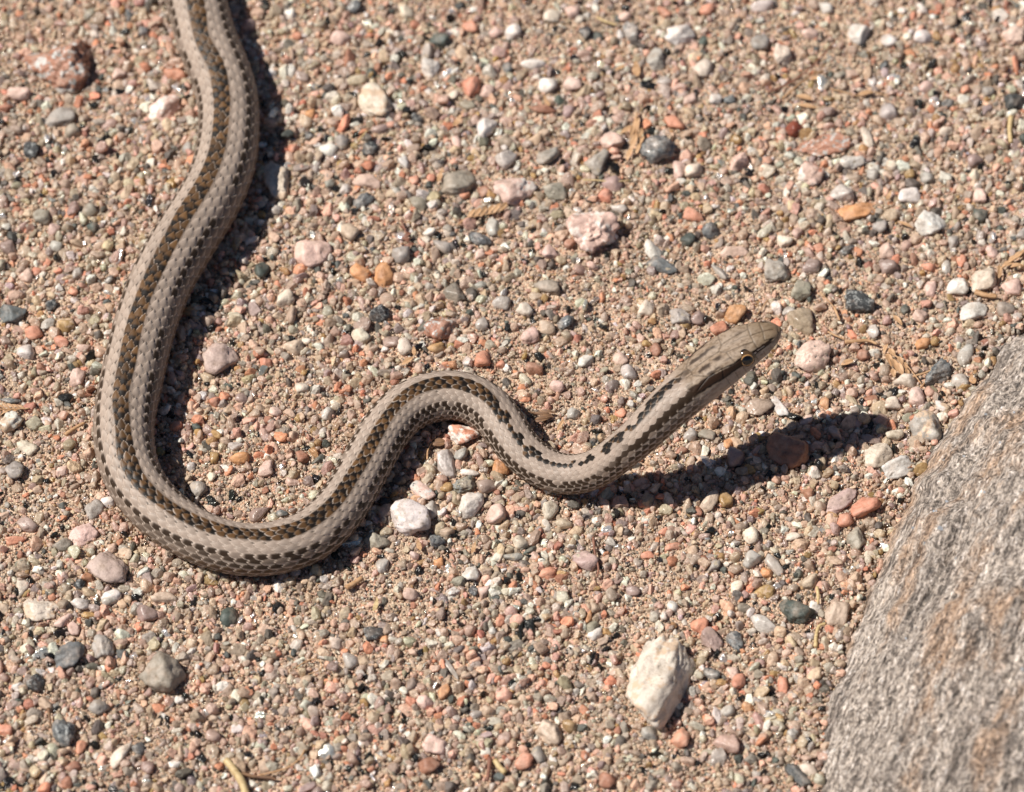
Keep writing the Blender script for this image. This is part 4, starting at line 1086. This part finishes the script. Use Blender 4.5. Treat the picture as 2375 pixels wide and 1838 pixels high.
def blade(cx, cy, L, Wd, ang, name, mat, parent=None, lift=0.0021, bend=0.18, cup=0.25, tilt=0.0):
    """a closed lens shaped leaflet lying on the grains"""
    nu, nv = 12, 6
    L *= S; Wd *= S
    p = at(cx, cy, lift)
    th = math.atan2(math.sin(math.radians(ang)) / SP, math.cos(math.radians(ang)))
    v = []
    for side in (1, -1):
        for i in range(nu + 1):
            t = i / nu
            w = Wd / 2 * max(math.sin(math.pi * min(max(t, 0.01), 0.99)) ** 0.7, 0.05)
            for j in range(nv + 1):
                s_ = j / nv * 2 - 1
                x = (t - 0.5) * L; y = s_ * w
                z = -bend * L * (2 * t - 1) ** 2 * 0.35 + cup * abs(s_) ** 2 * w + side * 0.00012 * (1 - abs(s_) ** 3) + 0.00006 * math.sin(9 * t + 5 * s_)
                v.append((x, y, z))
    n1 = (nu + 1) * (nv + 1)
    f = []
    for i in range(nu):
        for j in range(nv):
            a = i * (nv + 1) + j
            f.append([a, a + nv + 1, a + nv + 2, a + 1])
            f.append([n1 + a, n1 + a + 1, n1 + a + nv + 2, n1 + a + nv + 1])
    for i in range(nu):
        for j in (0, nv):
            a = i * (nv + 1) + j
            f.append([a, n1 + a, n1 + a + nv + 1, a + nv + 1])
    for j in range(nv):
        for i in (0, nu):
            a = i * (nv + 1) + j
            f.append([a, a + 1, n1 + a + 1, n1 + a])
    PEBBLE_FOOT.append((p[0], p[1], L * 0.42, Wd * 0.42, math.cos(th), math.sin(th), 0.0005))
    o = mesh_obj(name, v, f, mat, None)
    loc = Vector((p[0], p[1], gz(p) + lift))
    if parent:
        o.parent = parent
        o.location = loc - parent.location
    else:
        o.location = loc
    o.rotation_euler = (tilt, 0, th)
    return o

def pinnate(path, leaflets, label, mat=M_STRAW, r=2.2, lift=0.0023):
    p0 = at(path[0][0], path[0][1], lift)
    e = empty('dry_leaf', (p0[0], p0[1], gz(p0)))
    tag(e, label, 'dry leaf', 'dry leaf fragments')
    pts = np.array(px_path(path, lift)) - np.array(e.location)
    tube(pts, r * S, r * 0.6 * S, 'leaf_stalk', mat, e)
    for k, (x, y, L, Wd, ang) in enumerate(leaflets):
        blade(x, y, L, Wd, ang, 'leaflet', mat, e, lift=lift + 0.0003 * (k % 3), bend=0.3, cup=0.35, tilt=random.uniform(-0.4, 0.4))
    return e

pinnate([(2048, 800), (2075, 822), (2105, 848), (2138, 890)], [(2062, 830, 40, 16, -70), (2074, 842, 40, 17, -65), (2086, 852, 38, 17, -62), (2098, 846, 30, 15, -75), (2068, 815, 28, 14, -50), (2088, 834, 26, 13, -60), (2104, 862, 24, 12, -72), (2072, 862, 24, 13, -80), (2054, 806, 30, 9, 65)],
        'curled orange dry leaf with rounded leaflets beside a white crystal')
pinnate([(2320, 625), (2345, 608), (2375, 590), (2410, 575)], [(2338, 612, 32, 14, 20), (2350, 600, 34, 15, 35), (2362, 592, 36, 15, 40), (2376, 586, 36, 15, 48), (2318, 628, 40, 12, 85), (2358, 616, 30, 13, 10)],
        'orange dry leaf fragment beside the beige ridged stone')
pinnate([(1062, 522), (1085, 505), (1115, 500), (1150, 492), (1180, 478)], [(1094, 494, 30, 12, 55), (1108, 492, 32, 12, 58), (1122, 489, 33, 12, 60), (1137, 486, 34, 12, 60), (1152, 482, 34, 12, 58), (1168, 478, 32, 12, 50)],
        'brown dry leaf with slanted leaflets beside the grey green blocky stone', M_STRAW)
pinnate([(1476, 262), (1476, 300), (1470, 335), (1456, 374)], [(1476, 292, 56, 17, 85), (1484, 312, 40, 13, 65), (1470, 330, 54, 16, 72), (1486, 330, 36, 12, 60), (1460, 358, 44, 13, 68), (1480, 346, 34, 11, 70), (1466, 305, 40, 12, 78)],
        'folded tan dry leaf standing beside the lumpy mica stone')
pinnate([(-30, 956), (0, 953), (30, 952), (68, 950)], [(2, 945, 26, 6, -30), (14, 944, 26, 6, -32), (26, 944, 26, 6, -32), (38, 945, 24, 6, -30), (50, 946, 22, 5, -28), (14, 958, 26, 6, 25), (32, 957, 24, 6, 25)],
        'feathery dry leaf with needle leaflets beside the white and grey lump')
pinnate([(930, 512), (940, 535), (948, 560), (950, 578)], [(934, 530, 20, 8, -40), (945, 545, 22, 9, 30), (940, 556, 22, 9, -30), (952, 568, 20, 9, 20), (944, 574, 22, 9, -50)],
        'reddish brown crumpled leaf stalk beside the white pebble', M_TWIG)
pinnate([(1225, 955), (1248, 962), (1272, 968)], [(1258, 960, 46, 10, -5), (1262, 968, 44, 10, 8), (1256, 974, 40, 9, 14), (1270, 955, 34, 8, -10)],
        'dark brown splintery dry leaf in the snake shadow at its second bend', M_BROWN)

def stick(pts, r0, r1, label, mat, name='stick', cat='twig', lift=0.0021):
    P = np.array(px_path(pts, lift))
    o = tube(P - P[0], r0 * S, r1 * S, name, mat)
    o.location = P[0]
    tag(o, label, cat, 'dry plant bits on the sand')
    return o

stick([(1938, 96, .004), (1905, 132, .0028), (1866, 170, .002), (1820, 200, .0016), (1780, 217, .0012)], 1.6, 3.0, 'thin dark red stem with a fork at one end', M_TWIG, 'stem')
stick([(1815, 230), (1840, 208), (1862, 190), (1890, 172), (1925, 158)], 2.6, 1.3, 'thin tan stem crossing under the dark red stem', M_STRAW, 'stem')
stick([(1925, 206), (1960, 215), (1995, 222), (2030, 212), (2065, 222)], 1.8, 1.2, 'fine straw thread beside the dark red stem', M_STRAW, 'straw')
stick([(2345, 272), (2342, 300), (2345, 330)], 6.5, 5.0, 'short yellowish straw piece standing out of the sand', M_PALE, 'straw')
stick([(2262, 676), (2285, 684), (2312, 688)], 7, 5, 'stubby orange brown stick against the beige ridged stone', M_STRAW, 'stick')
stick([(1960, 792), (1985, 790), (2012, 788), (2035, 796)], 5, 3, 'flat brown stick beside the white faceted crystal', M_STRAW, 'stick')
stick([(2118, 872), (2150, 862), (2178, 846), (2196, 826)], 2.6, 1.6, 'thin orange twig crossing the dark mica stone', M_STRAW, 'twig')
stick([(2130, 905), (2150, 880), (2170, 855), (2190, 830)], 2.2, 1.4, 'thin twig leaning beside the dark mica stone', M_STRAW, 'twig')
stick([(991, 1065), (992, 1045), (998, 1030), (1012, 1020)], 2.2, 1.6, 'thin curved stalk with a seed in the hollow of the snake bend', M_STRAW, 'stalk')
stick([(1376, 1248), (1380, 1285), (1388, 1320), (1384, 1342)], 3.2, 2.0, 'thin upright reddish twig against the dark spotted stone', M_TWIG, 'twig')
stick([(803, 1366), (820, 1356), (840, 1342)], 6.5, 5.5, 'stubby tan straw piece beside the snake lower bend', M_STRAW, 'straw')
stick([(524, 1762, .003), (545, 1788, .003), (562, 1815, .0025), (572, 1850, .002)], 8.5, 9.5, 'pale curved root sticking out of fine sand', M_PALE, 'root')
stick([(552, 1790), (590, 1800), (640, 1806)], 4.5, 3, 'thin brown rootlet branching beside the pale curved root', M_BROWN, 'root')
stick([(1148, 1762), (1158, 1778), (1172, 1792)], 6.5, 6.0, 'fat yellow straw pellet beside a reddish stick', M_PALE, 'straw')
stick([(1136, 1758), (1134, 1785), (1130, 1812)], 5.5, 3.5, 'reddish stick beside a yellow straw pellet', M_TWIG, 'stick')
stick([(707, 1741), (695, 1762), (672, 1780), (640, 1790), (600, 1798)], 2.0, 2.6, 'long curved straw fibre on fine sand', M_STRAW, 'fibre')
stick([(686, 1550), (705, 1538), (730, 1530), (745, 1540), (742, 1556), (715, 1566)], 1.6, 1.2, 'looping straw fibre round a pale pebble', M_STRAW, 'fibre')
stick([(152, 1012), (172, 998), (196, 984)], 5.0, 3.5, 'tan straw piece next to the snake', M_STRAW, 'straw')
stick([(112, 1642), (115, 1665), (118, 1688)], 3.6, 2.6, 'dark thin stick beside the silvery oval stone', M_BROWN, 'stick')
stick([(1385, 40), (1405, 50), (1430, 58)], 3.5, 2.5, 'pale straw piece on sand beyond the snake bend', M_PALE, 'straw')
stick([(1352, 418), (1385, 420), (1420, 424), (1462, 420)], 2.2, 1.4, 'pale straw thread beside the grey and black stone', M_PALE, 'straw')
stick([(1936, 712), (1942, 728), (1948, 742)], 3.5, 2.2, 'short orange straw beside the slate arrowhead stone', M_STRAW, 'straw')
stick([(1902, 676, .002), (1925, 700, .0016), (1935, 712, .0014)], 1.6, 1.2, 'hair thin straw beside the gritty olive stone', M_STRAW, 'straw')
stick([(1920, 768), (1940, 778), (1960, 786)], 2.4, 1.8, 'thin tan straw beside the smooth beige stone', M_STRAW, 'straw')
stick([(830, 330, .002), (840, 318, .002), (852, 304, .002)], 2.8, 2.0, 'short pale straw beside a black pebble', M_PALE, 'straw')
stick([(1780, 695, .0018), (1768, 712, .0014), (1755, 728, .001)], 1.5, 1.0, 'hair thin grass bit beyond the snake snout', M_STRAW, 'straw')
stick([(1895, 1362), (1898, 1385), (1896, 1402)], 4.0, 3.0, 'pale straw between the green brown stone and tan wedge', M_PALE, 'straw')
stick([(1892, 1500), (1893, 1475), (1900, 1452), (1915, 1446)], 4.5, 3.5, 'pale hooked straw beside the tan wedge stone', M_PALE, 'straw')
for (x, y, L, Wd, ang, label, m_) in [
    (2008, 214, 38, 12, 10, 'tan leaflet on the fine straw thread', M_STRAW), (1893, 181, 32, 10, 15, 'tan leaflet beside the dark red stem', M_STRAW),
    (1866, 226, 42, 14, -15, 'broad tan leaflet beside the thin tan stem', M_STRAW), (1874, 246, 44, 12, -10, 'lower tan leaflet beside the brick red stone', M_STRAW),
    (2061, 452, 10, 30, -25, 'narrow orange leaflet beside the black flecked quartz stone', M_STRAW), (2100, 518, 40, 9, -25, 'narrow tan leaflet beside the white wedge stone', M_STRAW),
    (2082, 740, 34, 12, -50, 'tan leaflet beside the slate arrowhead stone', M_STRAW), (1966, 838, 34, 14, 20, 'tan oval leaflet beside the flecked pinkish stone', M_STRAW),
    (2256, 882, 17, 26, 10, 'pale orange oval leaflet against the boulder', M_STRAW), (1019, 1026, 34, 22, 10, 'brown oval seed husk in the hollow of the snake bend', M_BROWN),
    (1020, 410, 12, 40, -15, 'upright tan leaflet beside the grey green blocky stone', M_STRAW), (1060, 282, 14, 38, -30, 'tan leaflet beside the tooth shaped white stone', M_STRAW),
    (1476, 164, 20, 46, 5, 'stubby tan leaflet beside a bright mica glint', M_STRAW), (1440, 156, 36, 9, 25, 'narrow tan leaflet beside a bright mica glint', M_STRAW),
    (871, 1409, 11, 34, -15, 'pale leaflet on sand beside the snake lower bend', M_PALE), (972, 1268, 12, 28, 15, 'brown leaflet beside the big black specked stone', M_STRAW),
    (1098, 1272, 10, 32, -15, 'thin tan leaflet beside the chunky white stone', M_STRAW), (1268, 235, 10, 34, 25, 'tan leaflet beside a reddish brown pebble', M_STRAW),
    (1455, 302, 40, 12, 30, 'tan leaflet beside the folded dry leaf', M_STRAW), (960, 815, 10, 26, 5, 'orange leaflet beside a cream pebble beside the snake bend', M_STRAW),
    (945, 835, 34, 14, 35, 'brown leaflet touching the outside of the snake bend', M_STRAW), (1300, 985, 36, 9, 60, 'tan leaflet at the inner edge of the second snake bend', M_STRAW)]:
    n_ = 'leaflet' if 'seed' not in label else 'seed_husk'
    o = blade(x, y, L, Wd, ang, n_, m_, None, cup=0.4 if Wd > 8 else 0.25)
    if Wd > L:
        o.rotation_euler.z = 0
        v = o.data.vertices
        for q in v:
            q.co = (q.co.x, q.co.y, q.co.z)
        o.rotation_euler = (0, 0, math.radians(ang))
    tag(o, label, 'leaflet' if n_ == 'leaflet' else 'seed', 'loose dry leaflets')
# ------------------------------------------------------------------ loose grains of coarse sand (nobody could count them)
def grain_mesh(name, seed, p, flat, mat, ani):
    r = np.random.default_rng(seed)
    V, F = ICO[3]
    d = facet_radius(V, r, int(r.integers(3, 7)), p)
    v = V * d[:, None] * np.array(ani)
    v = v * (1 + 0.05 * fbm(V * 2.2 + seed, 2, seed))[:, None]
    v /= np.abs(v).max(0).mean()
    me = bpy.data.meshes.new(name)
    me.from_pydata(v.tolist(), [], F)
    me.polygons.foreach_set('use_smooth', np.full(len(me.polygons), not flat))
    me.materials.append(mat)
    return bpy.data.objects.new(name, me)

def build_grains():
    pc = bpy.data.collections.new('grain_shapes')
    protos = []
    for k in range(14):
        protos.append(grain_mesh('grain', 100 + k, [16, 26, 40, 60][k % 4], k % 4 >= 1, M_GRAIN, (1, 0.78, 0.55 + 0.12 * (k % 3))))
    for k in range(10):
        protos.append(grain_mesh('grain', 200 + k, [18, 36, 60][k % 3], k % 3 >= 1, M_QUARTZ, (1, 0.75, 0.6)))
    for k in range(6):
        protos.append(grain_mesh('grain', 300 + k, 30, True, M_MICA, (1, 0.8, 0.45)))
    for i, o in enumerate(protos):
        o.name = 'grain_%02d' % i
        pc.objects.link(o)
    # palette: weight, colour, shape family
    PAL = [(26, (0.76, 0.62, 0.50), 'q'), (9, (0.62, 0.46, 0.34), 'm'), (15, (0.80, 0.61, 0.51), 'q'), (13, (0.84, 0.76, 0.67), 'q'), (7, (0.85, 0.79, 0.72), 'm'),
           (8, (0.76, 0.47, 0.36), 'm'), (3.8, (0.70, 0.32, 0.20), 'm'), (4.5, (0.48, 0.37, 0.29), 'm'), (3.2, (0.40, 0.34, 0.29), 'm'), (3.2, (0.17, 0.15, 0.13), 'm'),
           (3.2, (0.045, 0.045, 0.045), 'k'), (1.2, (0.11, 0.118, 0.108), 'm'), (2.0, (0.66, 0.46, 0.24), 'q'), (1.2, (0.46, 0.22, 0.15), 'm'), (4, (0.60, 0.50, 0.46), 'q'), (1.6, (0.8, 0.77, 0.73), 'k')]
    PAL = [(a_, tuple(np.array(c_) * np.array((1.0, 0.968, 0.915))), f_) for a_, c_, f_ in PAL]
    w = np.array([p[0] for p in PAL], float); w /= w.sum()
    pcol = np.array([p[1] for p in PAL]); fam = np.array(['mqk'.index(p[2]) for p in PAL])
    hw, y0, y1 = 0.235, -0.215, 0.235

    BC = BOULDER.mean(0)
    sc_ = SNAKE_C[::20]; sr_ = SNAKE_R[::20]; bo_ = BOULDER[::3]

    def bank(X, Y):
        out = np.zeros(X.size)
        for s0 in range(0, X.size, 20000):
            x = X[s0:s0 + 20000, None]; y = Y[s0:s0 + 20000, None]
            ds = (np.hypot(x - sc_[None, :, 0], y - sc_[None, :, 1]) - sr_[None, :]).min(1)
            db = np.hypot(x - bo_[None, :, 0], y - bo_[None, :, 1]).min(1)
            out[s0:s0 + 20000] = 0.0011 * np.exp(-((ds - 0.0005) / 0.0035) ** 2) + 0.0026 * np.exp(-(db / 0.0045) ** 2)
        return out * (0.6 + 0.4 * noise3(np.stack([X * 120, Y * 120, 0 * X], -1), 91))

    def layer(n, dmin, dmax, power, lift, seed, spacing=None):
        r = np.random.default_rng(seed)
        if spacing:
            gx = np.arange(-hw, hw, spacing); gy = np.arange(y0, y1, spacing * 0.866)
            X, Y = np.meshgrid(gx, gy)
            X = X + (np.arange(len(gy)) % 2)[:, None] * spacing / 2
            X = X.ravel() + r.normal(0, spacing * 0.26, X.size); Y = Y.ravel() + r.normal(0, spacing * 0.26, Y.size)
        else:
            X = r.uniform(-hw, hw, n); Y = r.uniform(y0, y1, n)
        d = dmin * (dmax / dmin) ** (r.uniform(0, 1, X.size) ** power)
        coarse = noise3(np.stack([X * 26, Y * 26, 0 * X], -1), 71) + 0.5 * noise3(np.stack([X * 70, Y * 70, 0 * X], -1), 72) + (Y - 0.0) * 1.6
        return X, Y, d, r, coarse
    allp = []
    L = [layer(220000, 0.0005, 0.0014, 1.0, 0, 1), layer(0, 0.0014, 0.0034, 1.0, 0, 2, 0.0023), layer(19000, 0.0026, 0.0052, 1.6, 0, 3)]
    for li, (X, Y, d, r, coarse) in enumerate(L):
        if li == 1:
            keep = r.uniform(0, 1, X.size) < np.clip(0.92 + 0.55 * coarse, 0.38, 1.0)
        elif li == 2:
            keep = r.uniform(0, 1, X.size) < np.clip(0.60 + 0.75 * coarse, 0.14, 1.0)
        else:
            keep = np.ones(X.size, bool)
        keep &= ~in_poly(X, Y, BC + (BOULDER[::6] - BC) * 0.975)
        if li:
            for (px, py, ra, rb, ca, sa, cz) in PEBBLE_FOOT:
                dx, dy = X - px, Y - py
                u = (dx * ca + dy * sa) / (ra * 0.94 + 0.25 * d); v = (-dx * sa + dy * ca) / (rb * 0.94 + 0.25 * d)
                keep &= (u * u + v * v) > 1
        for c, rr in zip(SNAKE_C[::12], SNAKE_R[::12]):
            if li:
                keep &= ((X - c[0]) ** 2 + (Y - c[1]) ** 2) > (rr * 0.62) ** 2
        X, Y, d = X[keep], Y[keep], d[keep]
        n = X.size
        z = ground_h(X, Y)
        if li == 0: z = z + d * r.uniform(-0.15, 0.5, n)
        elif li == 1: z = z + d * r.uniform(-0.18, 0.32, n)
        else: z = z + d * r.uniform(-0.08, 0.24, n)
        z = z + bank(X, Y)
        wl = w * np.where(pcol.max(1) < 0.3, 2.0 if li == 0 else 1.15, 1.0); wl /= wl.sum()
        ci = r.choice(len(PAL), n, p=wl)
        col = pcol[ci] * r.uniform(0.74, 1.16, (n, 1)) * r.normal(1, 0.035, (n, 3))
        if li == 0:
            col = col * 0.75 + np.array((0.60, 0.45, 0.32)) * 0.25
        f_ = fam[ci]
        idx = np.where(f_ == 0, r.integers(0, 14, n), np.where(f_ == 1, r.integers(14, 24, n), r.integers(24, 30, n)))
        scl = (d / 2)[:, None] * r.uniform(0.78, 1.22, (n, 3))
        rot = np.column_stack([r.normal(0, 0.8, n), r.normal(0, 0.8, n), r.uniform(0, 6.283, n)])
        allp.append((np.column_stack([X, Y, z]), rot, scl, col, idx))
    P = np.vstack([a[0] for a in allp]); R_ = np.vstack([a[1] for a in allp]); SC = np.vstack([a[2] for a in allp])
    CL = np.clip(np.vstack([a[3] for a in allp]), 0.01, 0.88); IX = np.concatenate([a[4] for a in allp]).astype(np.int32)
    me = bpy.data.meshes.new('sand_grains')
    me.vertices.add(len(P)); me.vertices.foreach_set('co', P.ravel())
    for nm, arr in (('rot', R_), ('scl', SC), ('col', CL)):
        at_ = me.attributes.new(nm, 'FLOAT_VECTOR', 'POINT'); at_.data.foreach_set('vector', arr.ravel().astype(np.float32))
    at_ = me.attributes.new('idx', 'INT', 'POINT'); at_.data.foreach_set('value', IX)
    ob = bpy.data.objects.new('sand_grains', me); COL.objects.link(ob)
    tag(ob, 'loose coarse sand grains, beige, pink and dark, covering the ground', 'sand', kind='stuff')
    ng = bpy.data.node_groups.new('scatter_grains', 'GeometryNodeTree')
    ng.interface.new_socket('Geometry', in_out='INPUT', socket_type='NodeSocketGeometry')
    ng.interface.new_socket('Geometry', in_out='OUTPUT', socket_type='NodeSocketGeometry')
    gi = ng.nodes.new('NodeGroupInput'); go = ng.nodes.new('NodeGroupOutput')
    ci = ng.nodes.new('GeometryNodeCollectionInfo'); ci.inputs['Collection'].default_value = pc
    ci.inputs['Separate Children'].default_value = True; ci.inputs['Reset Children'].default_value = True
    ip = ng.nodes.new('GeometryNodeInstanceOnPoints'); ip.inputs['Pick Instance'].default_value = True
    def na(nm, typ):
        n = ng.nodes.new('GeometryNodeInputNamedAttribute'); n.data_type = typ; n.inputs['Name'].default_value = nm
        return n.outputs['Attribute']
    e2r = ng.nodes.new('FunctionNodeEulerToRotation')
    ng.links.new(na('rot', 'FLOAT_VECTOR'), e2r.inputs[0])
    ng.links.new(gi.outputs[0], ip.inputs['Points']); ng.links.new(ci.outputs[0], ip.inputs['Instance'])
    ng.links.new(na('idx', 'INT'), ip.inputs['Instance Index']); ng.links.new(e2r.outputs[0], ip.inputs['Rotation'])
    ng.links.new(na('scl', 'FLOAT_VECTOR'), ip.inputs['Scale']); ng.links.new(ip.outputs[0], go.inputs[0])
    md = ob.modifiers.new('grains', 'NODES'); md.node_group = ng
    print('grains', len(P))
build_grains()
